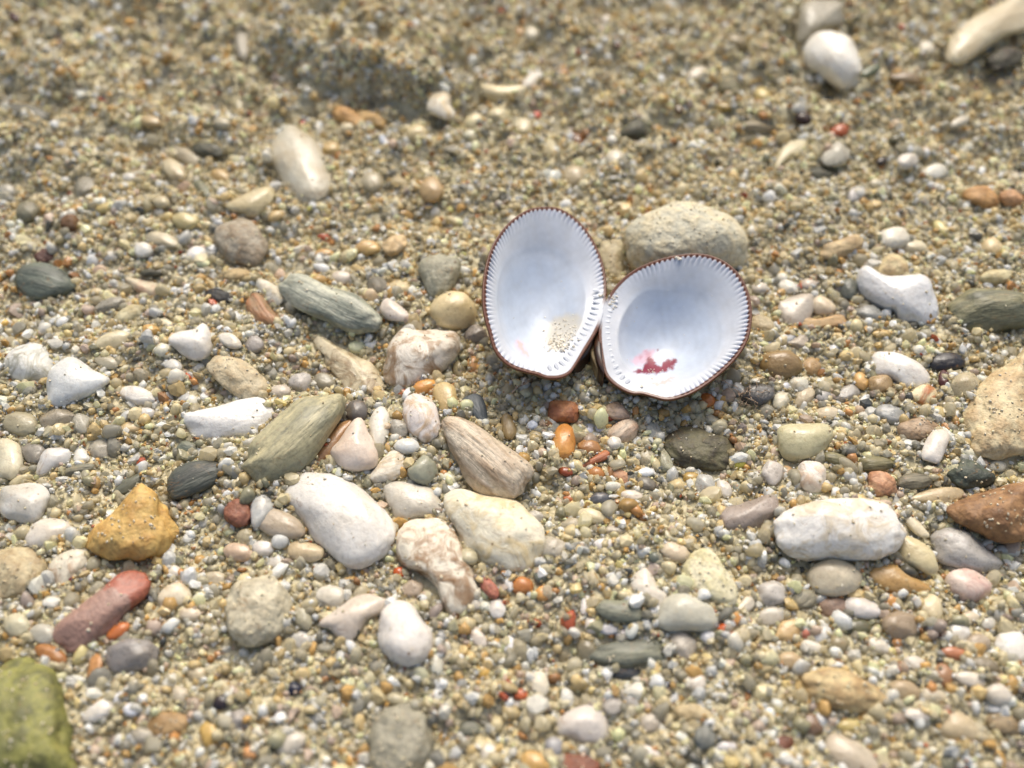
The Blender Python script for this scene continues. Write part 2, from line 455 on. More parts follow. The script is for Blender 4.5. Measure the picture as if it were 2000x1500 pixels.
p('I', 'v', (226, 216, 193), [860,640,870,540,930,460,1030,410,1130,410,1210,460,1270,560,1330,700,1380,850,1380,910,1310,1000,1230,1030,1170,980,1120,860,1000,770,900,720],
  'long white stone spotted with brown stains', 'brown-spotted long white stone', (152, 112, 68), hr=.7)
p('I', 's', (225, 223, 221), [770,1060,800,980,880,940,960,960,1030,1050,1100,1130,1100,1220,1060,1300,990,1340,900,1340,820,1290,760,1200], 'white humped stone overlapping a pale pink one', 'white humped stone', (206, 192, 176), hr=.75, up=.5)
p('I', 's', (207, 194, 182), [390,1080,480,1000,600,920,700,895,800,920,790,1010,700,1060,620,1170,560,1190,470,1120], 'pale pinkish stone overlapped by the white humped one', 'pale pinkish stone', (190, 172, 150))
p('I', 's', (202, 197, 183), [360,920,390,860,470,840,560,880,560,950,500,1000,420,980], 'round grey-white pebble above the pale pinkish stone')
p('I', 's', (207, 184, 146), [190,640,230,565,320,570,420,610,390,690,280,700], 'cream chip under the edge of the big smooth white stone')
p('F', 'r', (186, 118, 68), [650,330,680,260,760,250,830,255,845,340,830,380,740,370,670,390], 'rough brick-orange pebble in the shade of the shell', 'brick-orange pebble', (150, 84, 46))
p('F', 's', (222, 152, 62), [680,520,700,430,750,385,810,410,825,500,800,580,740,600,690,570], 'bright orange egg-shaped pebble below the brick-orange one', 'bright orange pebble', (198, 122, 46), hr=.8)
e('F', 's', (182, 128, 72), 900, 525, 70, 52, 10, 'round brown-orange pebble touching the bright orange one')
p('F', 'k', (194, 114, 64), [825,640,900,590,1010,530,1020,580,960,610,850,650], 'thin rust-red flake below the round brown-orange pebble', None, (160, 84, 46))
p('F', 'k', (208, 184, 160), [1010,440,1070,370,1150,350,1190,400,1170,470,1110,510,1040,500], 'pinkish striped pebble with a white round tip', 'pinkish striped pebble', (188, 140, 106), hr=.85)
e('F', 's', (224, 222, 213), 1050, 495, 42, 40, 0, 'small white bead resting on the pinkish striped pebble', up=.8)
e('F', 's', (86, 89, 96), 970, 830, 68, 48, 0, 'blue-black rounded pebble on pale grit', 'blue-black rounded pebble', (66, 68, 74), hr=.8)
p('F', 'r', (98, 93, 62), [1310,540,1360,440,1480,390,1620,420,1740,500,1790,580,1740,640,1620,670,1480,650,1360,610], 'low dark mossy stone in the shell shadow', 'low dark mossy stone', (66, 58, 40), hr=.5)
p('F', 'q', (192, 184, 168), [610,1060,700,1045,780,1080,810,1140,760,1190,640,1190,600,1140], 'grey translucent stone behind the large creamy white one')
p('K', 'q', (168, 153, 143), [0,150,60,110,180,75,290,50,370,110,300,180,200,240,100,245,20,210], 'mauve-grey translucent flat stone beside the big white oblong stone', 'mauve-grey flat stone', (150, 136, 126))
p('G', 's', (216, 219, 223), [815,170,830,120,870,105,910,125,965,158,1050,176,1140,172,1210,172,1250,210,1270,280,1290,370,1270,450,1230,470,1150,460,1070,455,1040,390,960,370,880,310,830,240],
  'white saddle-shaped stone like a molar tooth', 'white saddle-shaped stone', (204, 204, 204), hr=.7)
p('G', 'r', (203, 183, 134), [950,130,990,70,1050,50,1110,90,1120,150,1060,180,970,170], 'tan knobbly pebble in the dip of the white saddle-shaped stone', None, (176, 150, 104), up=.4)
p('G', 'h', (136, 131, 92), [1350,370,1400,300,1480,250,1600,240,1750,255,1850,290,1850,470,1700,510,1550,550,1420,510,1380,450], 'large olive-green banded rock near the white saddle-shaped stone', 'olive banded rock', (92, 94, 70), hr=.8)
p('G', 's', (187, 178, 164), [345,340,400,310,500,280,560,290,570,380,520,470,430,490,370,440], 'grey block-shaped pebble with a pale pink chip on it', 'grey block pebble', (172, 158, 142))
p('G', 's', (222, 203, 173), [550,340,590,290,650,310,700,360,670,400,580,405], 'pale pink chip leaning on the grey block pebble', up=.5)
p('G', 'k', (193, 158, 104), [465,440,500,420,600,425,720,400,770,430,740,470,620,490,510,500], 'flat tan sliver in front of the grey block pebble', None, (166, 126, 80))
p('G', 's', (152, 122, 72), [250,680,290,620,380,600,460,630,505,690,480,760,390,805,300,780,260,730], 'smooth olive-brown rounded pebble beside the shell', 'olive-brown rounded pebble', (128, 102, 58), hr=.75)
p('G', 'q', (188, 176, 160), [370,570,430,540,520,520,545,570,500,620,440,600], 'clear grey flake behind the olive-brown rounded pebble')
p('G', 's', (229, 227, 222), [905,700,920,630,980,615,1080,630,1180,680,1240,750,1240,810,1190,850,1110,860,1050,800,970,760,920,760], 'bright white stone touching a black oval pebble', 'bright white stone', (216, 208, 196), hr=.7)
p('G', 'v', (224, 208, 160), [1110,880,1160,830,1230,805,1280,840,1300,910,1230,950,1160,920], 'cream pebble with a rusty hollow', None, (182, 104, 46))
e('G', 's', (36, 34, 36), 1345, 685, 112, 62, -5, 'glossy black oval pebble beside the bright white stone', 'black oval pebble', (26, 24, 26))
p('G', 'r', (208, 188, 145), [1850,560,1780,620,1640,710,1540,830,1470,930,1440,1000,1470,1120,1540,1210,1640,1240,1780,1200,1880,1160], 'big rounded cream-tan boulder beside the white peanut-shaped pebble', 'cream-tan boulder', (186, 158, 112), hr=.7)
p('G', 's', (224, 217, 207), [1200,1220,1250,1100,1320,1075,1370,1110,1340,1200,1300,1270,1240,1260], 'white peanut-shaped pebble beside the cream-tan boulder')
p('G', 's', (198, 191, 150), [360,1130,370,1070,430,1045,540,1040,640,1045,680,1100,650,1180,580,1240,450,1260,380,1220], 'cream pebble with a green tinge and a lumpy top', 'cream-green lumpy pebble', (180, 170, 126), hr=.75)
p('G', 'v', (222, 212, 198), [465,1330,490,1270,560,1255,630,1290,640,1370,610,1440,540,1445,480,1400], 'round pinkish-white pebble with a red spot', 'red-spotted round pebble', (210, 178, 150), hr=.8)
p('G', 's', (212, 207, 184), [320,890,360,855,430,860,435,910,370,975,330,940], 'off-white triangular pebble near a tuft of thin fibres')
p('G', 's', (217, 217, 212), [810,940,870,870,890,920,870,990,820,970], 'small white pyramid-shaped chip standing near the bright white stone')
p('G', 'r', (202, 153, 114), [880,1400,900,1330,980,1325,1040,1370,1050,1440,980,1480,900,1460], 'salmon-orange rounded pebble above the big white oblong stone', None, (178, 122, 84))
p('G', 'r', (78, 87, 72), [1360,1330,1440,1250,1560,1290,1640,1350,1580,1420,1450,1430,1380,1400], 'dark teal rough stone below the cream-tan boulder', None, (56, 64, 54))
p('H', 'r', (210, 168, 88), [480,320,500,220,600,130,680,60,750,10,830,40,880,110,940,190,955,250,900,330,830,380,700,400,560,400], 'large golden-ochre angular stone below the dark green-black one', 'golden-ochre stone', (188, 140, 62), hr=.75)
p('H', 'n', (158, 122, 108), [310,830,310,740,420,640,560,530,650,460,760,445,800,500,790,580,700,660,580,790,450,880,370,880], 'pinkish-brown rod-shaped stone with a red end', 'pinkish rod-shaped stone', (166, 82, 56), hr=.8)
e('H', 's', (208, 112, 48), 630, 770, 70, 38, -35, 'vivid orange chip beside the pinkish rod-shaped stone')
p('H', 'r', (136, 136, 60), [-150,1000,0,950,150,900,270,940,330,1040,370,1200,380,1400,400,1560,100,1600,-150,1600], 'large yellow-green algae-coated rock', 'yellow-green rock', (96, 98, 48), hr=.6)
e('H', 's', (172, 112, 48), 270, 895, 90, 50, 25, 'amber-brown pebble tucked behind the yellow-green rock')
p('H', 'r', (190, 175, 136), [-60,400,60,320,180,340,250,400,230,500,180,570,60,620,-60,640], 'buff pitted stone next to a grey-white lump', 'buff pitted stone', (160, 138, 98))
p('H', 'v', (212, 203, 180), [260,430,320,360,450,320,470,400,400,480,330,560,280,530], 'grey-white lump between the buff pitted and golden-ochre stones', None, (176, 150, 122))
p('H', 's', (217, 210, 198), [130,270,190,190,270,170,370,190,360,260,250,330,160,330], 'white jumbled chip near the golden-ochre stone')
e('H', 'q', (150, 146, 146), 700, 900, 150, 95, -10, 'grey glassy stone near the pinkish rod-shaped one', 'grey glassy stone')
p('H', 's', (227, 227, 227), [440,1240,480,1170,560,1130,610,1160,600,1210,500,1260], 'white sliver-shaped pebble near the yellow-green rock', 'white sliver-shaped pebble')
p('H', 'r', (204, 194, 165), [1200,640,1260,520,1400,480,1500,520,1550,620,1540,720,1460,810,1330,850,1230,790,1200,720], 'pale knobbly stone with holes, like coral', 'pale knobbly holed stone', (178, 168, 140), hr=.75)
p('H', 'v', (217, 203, 174), [830,600,900,520,970,510,1020,580,960,640,870,650], 'cream angular chip near the red end of the rod-shaped stone', None, (196, 168, 124))
p('H', 's', (192, 196, 196), [1330,170,1350,60,1400,40,1470,100,1420,190,1350,220], 'thin bluish-grey shell chip by the big smooth white stone')
p('H', 's', (230, 229, 226), [1420,420,1470,350,1520,400,1510,450], 'tiny bright white triangular chip near the big smooth white oval stone')
p('J', 's', (227, 222, 213), [990,420,1030,340,1080,315,1120,370,1160,440,1210,490,1170,560,1120,560,1040,510], 'white finger-shaped pebble beside a domed grey one', 'white finger-shaped pebble')
p('J', 's', (194, 192, 177), [1150,600,1200,510,1290,470,1400,510,1480,570,1505,660,1440,700,1330,700,1200,690,1150,650], 'smooth domed grey-white pebble beside the white finger-shaped one', 'domed grey-white pebble', (176, 172, 152), hr=.8)
p('J', 'r', (218, 209, 172), [1290,330,1360,240,1450,200,1520,260,1560,360,1620,480,1600,540,1500,550,1400,500,1320,430], 'rough cream fragment with greenish pits', 'rough cream fragment', (196, 186, 138))
p('J', 's', (217, 198, 169), [1160,220,1210,170,1300,190,1340,250,1290,300,1200,270], 'pinkish-cream pebble above the rough cream fragment')
p('J', 's', (217, 208, 189), [1560,590,1620,540,1690,480,1725,540,1680,590,1600,620], 'off-white knuckle-shaped chip at the foot of the rough cream fragment')
p('J', 'h', (134, 136, 114), [780,560,830,510,930,520,1010,510,1070,580,1050,640,960,645,840,620], 'flat grey-green pebble with a notch on top', 'flat grey-green pebble', (106, 110, 94))
p('J', 'h', (124, 126, 104), [755,880,790,800,900,760,1040,750,1180,760,1250,820,1260,870,1180,890,1050,900,960,930,850,910], 'long dark olive-grey stone below the flat notched grey-green pebble', 'long dark olive-grey stone', (92, 96, 84), hr=.7)
p('J', 's', (62, 67, 72), [860,920,960,890,1050,910,1050,970,980,990,890,970], 'blue-black stone under the long dark olive-grey one')
p('J', 'q', (207, 197, 183), [1220,750,1290,690,1360,720,1390,790,1340,860,1260,860], 'pale rosy quartz pebble at the end of the dark olive-grey stone')
p('J', 's', (229, 226, 226), [700,590,710,500,740,460,775,520,750,610], 'white tooth-like chip beside the flat grey-green pebble')
p('J', 's', (202, 194, 187), [560,1260,580,1190,680,1140,790,1130,850,1200,860,1290,820,1350,730,1370,640,1330,570,1310], 'pale lilac-grey rounded stone above a dark red-brown one', 'lilac-grey rounded stone', (188, 176, 164), hr=.7)
p('J', 'r', (140, 80, 54), [560,1500,600,1430,700,1420,780,1450,830,1500,780,1560,620,1560], 'dark red-brown stone below the lilac-grey one', None, (112, 60, 40))
p('J', 's', (213, 168, 94), [350,1500,370,1410,440,1400,510,1450,530,1500,440,1550], 'golden pebble beside the dark red-brown stone')
p('Z', 'r', (154, 149, 128), [725,1440,740,1390,790,1370,840,1400,850,1460,830,1510,780,1530,730,1510], 'grey-green rounded stone among coarse grit', 'grey-green grit stone', (134, 130, 110))
p('K', 'v', (232, 230, 225), [300,240,320,170,400,120,500,80,640,65,780,70,900,95,960,150,1000,230,960,310,880,380,760,400,620,390,480,400,380,360,310,300],
  'big white oblong stone with brown scratches', 'big white oblong stone', (206, 188, 160), hr=.75)
p('K', 's', (207, 193, 150), [930,290,1000,260,1090,290,1150,350,1180,430,1140,470,1060,440,970,380], 'cream oval pebble against the end of the big white oblong stone', None, (188, 166, 116), up=.4)
p('K', 's', (224, 212, 179), [960,120,1010,115,1080,190,1130,260,1080,270,1010,210], 'narrow cream sliver leaning on the big white oblong stone')
p('K', 'q', (188, 185, 183), [1140,240,1200,210,1320,220,1400,280,1500,380,1520,420,1430,470,1300,440,1180,410,1150,330], 'large clear grey quartz stone by the orange-brown rock', 'clear grey quartz stone')
p('K', 'r', (158, 114, 68), [1260,130,1320,70,1420,30,1560,0,1680,0,1680,270,1560,310,1440,290,1340,230], 'large orange-brown rock next to the clear grey quartz stone', 'orange-brown rock', (124, 84, 46), hr=.7, up=1)
p('K', 's', (193, 173, 134), [990,70,1080,30,1200,0,1300,10,1310,70,1200,110,1090,90], 'tan flattish stone beside the orange-brown rock')
p('K', 's', (207, 193, 165), [480,460,540,400,620,375,720,410,770,470,740,550,640,590,540,570,490,520], 'pale beige oval pebble in front of the big white oblong stone', 'pale beige oval pebble', (190, 172, 140), hr=.7)
p('K', 'q', (193, 148, 80), [790,470,840,420,950,410,1040,470,1140,540,1090,570,960,580,860,550], 'amber translucent pebble in front of the big white oblong stone', 'amber pebble', (206, 172, 116))
p('K', 'v', (218, 196, 182), [1215,500,1260,450,1350,440,1440,490,1460,560,1400,620,1310,620,1230,570], 'pinkish pebble with a rosy blush and a dark dot', None, (200, 158, 146), hr=.8)
p('K', 's', (214, 198, 159), [1060,640,1090,580,1170,580,1205,640,1190,760,1120,720], 'cream drop-shaped pebble above a blunt white one')
p('K', 's', (227, 222, 220), [675,640,710,590,790,595,870,640,895,680,830,705,730,700], 'clean white oval pebble above a dark olive one', 'clean white oval pebble')
p('K', 's', (229, 227, 222), [1200,780,1250,725,1320,730,1350,780,1310,840,1250,830], 'blunt white pebble below the cream drop-shaped one')
p('K', 's', (236, 236, 233), [1480,850,1510,780,1580,765,1650,800,1680,900,1600,970,1540,930], 'brilliant white heart-shaped pebble, whitest of the coarse gravel', 'brilliant white pebble')
p('K', 'q', (202, 197, 191), [210,580,230,520,310,500,370,540,380,620,300,640,230,630], 'frosted white quartz cube near the rough cream fragment')
p('K', 's', (213, 178, 124), [310,790,350,720,430,710,450,770,410,825,340,820], 'peach-coloured angular pebble near a small salmon-red one')
p('K', 'r', (198, 174, 121), [460,1100,480,1000,600,970,720,1000,830,1050,900,1110,890,1170,760,1210,620,1180,510,1160], 'large tan sandy stone with worn hollows', 'tan sandy stone', (172, 140, 90), hr=.7)
p('K', 's', (188, 176, 155), [560,1380,620,1310,720,1340,820,1410,880,1490,860,1560,700,1560,600,1450], 'smooth grey-beige slab below the tan sandy stone', 'grey-beige slab', (176, 160, 136))
p('K', 's', (194, 176, 140), [1180,1290,1210,1210,1290,1200,1370,1260,1400,1350,1320,1370,1220,1340], 'dull buff rounded stone among coarse gravel', None, (172, 150, 114))
p('S', 'r', (178, 168, 134), [890,340,960,300,1050,310,1060,400,1060,500,1050,570,980,585,930,520], 'sandy grey block standing in the gap between the two valves', None, (158, 142, 104), hr=.9)
p('K', 's', (222, 216, 205), [1270,1010,1330,985,1410,1010,1430,1060,1370,1075,1300,1050], 'cream-white split chip near the brilliant white pebble')
# --- the smaller ones: (kind, tint, centre, half length, half width, turn)
SMALL = {
 'A': [('s',(178,168,140),1070,890,140,50,33),('s',(193,178,140),970,950,85,50,45),('s',(193,163,104),1230,985,65,45,20),('s',(203,188,134),1035,1235,75,50,10),('s',(193,173,114),590,1160,60,32,-10),
  ('h',(84,84,64),1160,835,90,45,15),('r',(114,78,40),390,1240,50,50,0),('r',(94,58,48),250,1435,60,50,0),('s',(218,217,208),800,1395,55,45,0),('s',(193,183,154),900,1340,100,45,15),
  ('s',(168,168,158),40,1070,60,45,0),('h',(98,98,84),130,640,170,60,8),('h',(113,118,88),1130,1060,70,40,50),('s',(72,38,24),80,95,35,25,40),('q',(144,138,118),480,1050,70,70,0),
  ('h',(124,122,98),150,1180,70,60,0),('q',(174,168,152),1350,250,85,40,80),('s',(217,216,215),620,180,45,25,30),('s',(178,154,108),840,680,60,35,10),('s',(217,212,198),720,990,40,28,0),
  ('s',(178,168,134),1330,580,55,40,80),('r',(193,144,80),1930,640,60,45,30),('s',(207,192,154),1940,715,45,35,0),('s',(197,168,104),1850,830,50,45,20),('s',(152,38,28),1690,690,20,20,0),
  ('s',(183,173,144),1240,690,50,35,10),('s',(226,226,226),1095,1425,60,50,-20),('s',(152,62,32),720,165,20,15,0),('s',(196,170,118),1540,1205,50,32,-20),('s',(190,176,140),900,1130,50,36,10)],
 'B': [('h',(112,106,72),730,440,100,38,18),('s',(108,98,54),1350,110,60,35,65),('s',(46,46,36),1860,180,60,33,0),('s',(108,68,28),1360,780,50,38,60),('s',(207,202,183),1580,890,58,58,0),
  ('r',(202,152,84),80,650,110,45,25),('r',(197,158,94),210,665,90,40,20),('s',(202,182,134),470,750,65,55,0),('s',(192,197,202),290,790,50,28,60),('s',(212,197,148),790,680,60,45,-20),
  ('s',(202,187,143),920,650,60,50,0),('s',(192,182,143),1060,710,60,55,80),('s',(197,192,163),770,755,45,33,0),('s',(182,168,134),1350,990,75,70,0),('s',(207,207,193),1230,985,50,40,-20),
  ('s',(168,158,128),220,1020,65,65,0),('s',(187,158,108),550,1060,75,70,80),('s',(207,168,104),190,1380,65,40,-10),('r',(217,183,134),350,1370,75,55,-25),('s',(202,192,163),1110,190,45,45,0),
  ('s',(168,128,64),1040,180,33,33,0),('s',(207,158,94),1075,125,35,20,0),('s',(192,132,54),1270,405,45,16,3),('s',(222,212,192),1530,110,30,30,0),('s',(94,74,44),1930,610,32,28,80),
  ('s',(94,58,24),1895,440,28,25,80),('s',(98,62,34),1590,255,20,20,0),('s',(227,217,178),875,1240,38,20,0),('s',(207,142,84),825,1205,42,20,-10),('s',(206,102,78),1140,640,22,22,0),
  ('s',(206,112,74),545,375,25,14,80),('s',(206,138,108),880,960,22,22,0),('s',(214,210,194),1560,780,34,30,0),('s',(205,196,170),1010,1230,40,30,10)],
 'C': [('h',(108,112,84),1145,395,65,32,-30),('s',(132,108,68),1340,440,95,40,5),('s',(132,122,74),1345,285,65,33,-5),('s',(217,212,193),1455,275,50,45,60),('s',(138,122,74),390,245,70,60,0),
  ('r',(118,113,78),350,490,80,65,10),('s',(207,187,124),540,530,50,42,40),('s',(152,128,64),335,600,55,28,-5),('s',(52,32,18),765,665,50,40,10),('h',(152,142,114),500,710,95,40,5),
  ('r',(168,88,48),970,730,55,40,-10),('r',(68,68,48),870,975,75,45,10),('s',(217,217,203),1500,960,75,45,-10),('s',(207,202,192),1350,900,60,45,-10),('s',(212,197,134),1540,1275,60,35,45),
  ('s',(217,192,144),1820,1380,60,55,0),('r',(192,142,80),1760,1100,100,60,10),('r',(192,142,94),1930,1110,70,50,10),('s',(197,168,84),1640,880,60,25,40),('s',(202,192,168),1640,680,60,28,-25),
  ('s',(58,48,38),1205,900,35,25,-20),('s',(202,192,173),180,420,70,50,-30),('s',(226,212,164),1090,500,45,35,-10),('s',(217,197,154),690,1450,35,25,0),('s',(94,88,58),1290,780,50,30,0),
  ('s',(210,200,170),1180,1030,45,32,20),('q',(186,180,170),1060,1080,60,36,-40)],
 'D': [('h',(78,78,58),910,155,90,30,-5),('q',(152,147,132),650,350,100,45,-15),('r',(197,187,148),760,410,100,55,-20),('s',(207,197,163),660,560,115,55,-20),('s',(222,212,178),965,460,60,33,15),
  ('s',(212,202,178),890,550,60,38,15),('s',(217,212,188),950,610,50,40,-30),('s',(217,187,138),745,1070,85,38,-8),('v',(222,217,207),800,880,110,55,15),('s',(168,162,134),120,1045,110,75,10),
  ('q',(162,152,132),330,1020,110,70,-10),('q',(172,168,152),475,1045,65,60,80),('q',(152,147,138),200,1210,75,70,0),('q',(182,177,163),590,1190,75,70,0),('h',(103,108,93),760,1400,110,45,-30),
  ('h',(122,132,118),1100,1190,75,50,10),('s',(222,212,193),1240,1200,45,28,5),('s',(168,168,148),1340,1205,60,33,15),('r',(193,168,118),1400,175,95,45,0),('s',(217,217,208),1370,425,45,40,0),
  ('s',(222,220,208),1460,435,45,33,0),('s',(217,212,198),1345,555,75,42,30),('q',(168,162,158),1490,580,60,55,0),('s',(192,92,54),1090,770,38,28,20),('s',(217,212,193),1120,910,45,40,0),
  ('s',(208,204,190),1010,700,60,40,20),('s',(176,172,152),620,680,80,40,20),('s',(214,206,186),920,870,50,40,0),('s',(210,206,196),850,985,60,36,-10),('h',(120,120,100),440,1320,120,34,-15),
  ('s',(200,194,176),1090,270,70,25,5),('s',(212,206,190),650,60,55,34,-10)],
 'E': [('h',(112,108,88),1400,410,75,28,-30),('s',(202,168,108),1235,1180,36,32,80),('q',(172,168,158),1285,1070,60,60,0),('s',(202,197,168),1570,1360,60,33,15),('q',(187,182,178),710,800,65,60,0),
  ('s',(147,142,122),850,800,70,55,25),('s',(187,177,163),590,860,65,50,0),('s',(207,197,183),950,190,65,45,0),('h',(108,112,108),1170,160,60,30,10),('h',(112,108,93),1160,240,65,60,60),
  ('r',(207,187,143),1290,250,70,45,0),('s',(98,93,88),1040,970,70,66,0),('s',(197,122,78),1310,860,38,28,20),('r',(202,152,98),1720,690,50,45,60),('s',(152,138,103),1640,720,60,40,80),
  ('q',(152,142,132),1740,520,75,55,0),('s',(193,153,94),850,50,60,33,0),('s',(222,222,217),905,1000,45,25,25),('s',(206,196,176),1310,1290,30,36,20),('s',(204,172,110),1110,20,70,34,0)],
 'F': [('r',(178,152,132),1060,310,80,50,20),('s',(207,207,212),975,405,45,28,-10),('s',(217,217,225),905,415,40,34,-60),('s',(207,212,216),570,390,33,30,0),('r',(202,148,113),1090,690,70,38,30),
  ('s',(226,226,221),1230,670,60,28,-8),('s',(178,168,74),1780,600,50,45,80),('q',(192,182,153),1240,580,60,55,80),('s',(217,214,207),1690,765,60,45,50),('h',(147,147,128),1770,755,75,30,45),
  ('s',(207,192,153),920,925,90,45,15),('q',(182,172,153),1050,1010,75,40,0),('q',(187,177,153),800,980,65,45,0),('s',(226,220,212),985,1090,60,38,-5),('s',(217,182,163),1060,1085,35,28,0),
  ('s',(226,222,207),1200,1105,33,25,0),('h',(108,112,98),1290,1165,40,35,0),('s',(88,93,68),915,1245,52,28,85),('s',(138,68,38),765,665,45,28,15),('s',(178,122,68),940,675,55,43,10),
  ('s',(62,64,67),600,780,30,25,0),('s',(192,122,78),790,820,40,28,0),('q',(168,172,168),1280,430,90,50,60),('q',(168,168,143),1350,610,70,45,80),('s',(152,128,78),430,400,80,45,80),
  ('s',(178,148,84),1500,700,50,38,0),('q',(187,187,182),1580,740,70,60,80),('s',(92,97,78),1010,720,38,28,80),('s',(168,142,78),1075,775,50,38,80),('s',(112,108,98),1230,740,70,45,10),
  ('s',(182,112,58),1590,245,52,45,0),('s',(204,200,196),540,540,32,22,10),('q',(186,180,170),590,930,55,45,0),('s',(214,204,190),1150,810,70,40,10)],
 'G': [('q',(153,155,152),890,400,80,55,10),('s',(222,218,207),400,545,70,28,-18),('s',(207,207,207),270,600,70,33,-30),('r',(178,163,128),270,470,80,60,30),('s',(78,38,32),1335,785,60,40,85),
  ('q',(192,178,143),1450,815,90,80,0),('s',(217,168,98),845,790,55,45,60),('q',(182,153,108),960,810,75,65,0),('q',(168,171,171),1020,990,110,60,15),('r',(168,142,113),1180,1080,120,70,0),
  ('s',(222,217,188),1475,1210,80,28,15),('v',(207,202,183),480,815,60,50,0),('s',(202,202,202),400,825,33,28,0),('s',(197,182,153),510,890,75,55,-35),('s',(212,197,168),650,985,75,45,0),
  ('q',(178,175,171),760,870,90,55,-25),('q',(187,182,173),620,880,50,45,0),('q',(98,98,98),240,870,110,65,-5),('h',(122,117,78),930,1280,105,50,0),('h',(142,142,108),695,1250,80,40,15),
  ('h',(117,111,88),1160,1380,110,50,-5),('r',(142,72,34),735,1180,50,33,0),('s',(222,212,188),725,1110,45,38,0),('s',(217,212,197),860,1085,38,33,0),('s',(212,212,207),690,600,45,33,-60),
  ('v',(226,223,207),415,240,60,42,20),('s',(207,197,178),250,250,50,40,0),('s',(202,187,168),540,230,50,38,0),('s',(192,82,44),480,235,28,22,80),('s',(186,64,38),565,195,20,18,0),
  ('s',(197,168,108),985,515,75,25,0),('q',(112,117,108),770,250,70,60,80),('q',(202,194,187),330,1330,80,70,80),('s',(197,163,123),405,1330,45,45,0),('s',(207,197,94),1535,1285,25,25,0),
  ('s',(207,187,134),1290,980,50,45,0),('q',(182,148,98),550,710,60,55,0),('s',(210,204,180),1640,1290,60,40,0),('r',(200,186,140),1640,180,100,45,-5)],
 'H': [('s',(197,192,163),90,740,75,65,0),('s',(178,178,168),230,790,80,60,0),('s',(226,226,226),630,1130,45,40,0),('s',(226,226,226),700,1190,45,38,0),('s',(46,36,42),1180,1150,55,42,-30),
  ('s',(38,38,52),1560,1080,50,38,0),('s',(207,168,84),1120,1320,75,60,80),('r',(173,138,88),880,1270,110,80,0),('s',(217,207,188),920,455,50,38,0),('s',(217,202,178),1010,680,60,38,0),
  ('s',(207,178,153),1270,350,85,50,10),('s',(217,212,207),1400,330,60,45,0),('r',(152,92,68),1270,140,75,75,0),('s',(187,173,153),1480,200,150,75,20),('s',(217,217,203),390,1025,70,22,5),
  ('s',(207,152,98),1330,1420,40,38,0),('q',(168,162,158),1270,1240,60,60,0),('s',(202,197,187),1550,1370,90,55,-30),('s',(197,187,168),960,1110,55,45,80),('r',(122,68,58),375,490,40,33,0),
  ('s',(207,197,173),1150,490,60,45,0),('s',(196,182,150),1050,1000,60,45,10),('s',(170,164,150),760,1330,60,50,0)],
 'I': [('s',(192,88,34),895,760,42,38,0),('r',(187,108,88),1455,855,85,42,50),('s',(197,122,54),1660,845,70,62,0),('s',(217,162,94),1790,890,55,50,0),('s',(112,117,102),1775,785,48,45,80),
  ('s',(217,212,202),1575,825,60,28,80),('s',(162,157,132),290,1040,85,55,60),('s',(132,132,128),1155,1165,50,50,0),('s',(226,222,217),1505,990,65,52,80),('s',(222,214,207),1380,1160,85,48,55),
  ('s',(229,226,222),1580,1215,65,43,85),('s',(229,226,222),1130,1085,48,20,-50),('s',(197,197,182),1125,1330,75,45,85),('s',(202,168,98),1410,1370,50,45,0),('s',(32,42,62),230,1470,40,33,0),
  ('s',(197,197,192),280,1180,80,60,0),('q',(192,173,153),975,860,70,60,0),('s',(206,196,176),1360,950,60,42,30),('s',(60,62,66),1755,250,32,26,0)],
 'J': [('s',(27,32,52),1215,1010,45,25,0),('s',(138,132,108),740,810,75,65,80),('s',(229,226,220),1450,730,50,40,10),('s',(187,88,38),1550,700,55,45,80),('s',(217,207,192),765,665,55,42,80),
  ('s',(202,197,192),870,685,65,38,0),('s',(207,197,192),950,720,45,38,0),('s',(142,142,147),545,1380,65,58,80),('s',(217,207,183),460,1010,80,60,80),('s',(187,98,58),350,1070,45,35,0),
  ('s',(230,222,207),345,1125,42,22,0),('s',(72,68,63),470,890,35,22,80),('s',(52,42,68),660,860,33,16,0),('s',(207,168,88),130,940,48,45,0),('s',(212,210,202),160,1420,70,60,80),
  ('s',(217,207,192),1380,1000,60,60,0),('s',(187,184,181),990,1100,75,38,50),('r',(197,178,138),1370,1180,120,55,10),('h',(118,122,118),1430,1320,80,70,80),('s',(217,212,207),1560,1375,60,33,0),
  ('s',(222,214,202),1110,1410,70,33,30),('q',(187,181,175),890,1140,65,55,0),('q',(187,177,163),1110,1240,75,60,0),('h',(128,132,118),50,1270,70,60,0),('s',(206,200,188),430,1190,60,42,20)],
 'K': [('s',(97,97,68),745,755,90,48,0),('r',(138,113,98),610,650,80,60,0),('s',(197,192,181),290,690,80,55,-15),('s',(202,128,103),480,775,38,38,0),('s',(207,209,207),560,790,60,45,-30),
  ('s',(222,219,207),510,855,65,33,20),('s',(229,226,217),855,850,68,42,25),('s',(207,187,118),705,1275,65,38,0),('s',(207,202,192),1500,1110,75,55,20),('s',(217,207,193),1070,1220,75,33,10),
  ('r',(152,132,98),1540,1270,110,65,15),('s',(132,103,78),500,1270,70,60,30),('r',(122,72,52),360,1370,60,50,0),('s',(230,229,227),305,1360,42,25,25),('s',(207,152,88),930,610,48,38,0),
  ('s',(187,117,78),1270,890,80,38,10),('s',(132,122,98),1430,960,85,50,20),('s',(162,117,78),1210,1010,75,50,70),('s',(230,229,226),340,1460,40,22,10),('s',(222,217,207),50,1385,50,25,15),
  ('s',(168,153,132),1390,840,70,55,0),('s',(207,192,163),1350,700,55,33,0),('s',(202,197,182),1445,730,42,42,0),('q',(168,148,122),980,740,100,75,0),('h',(142,138,118),460,600,70,65,0),
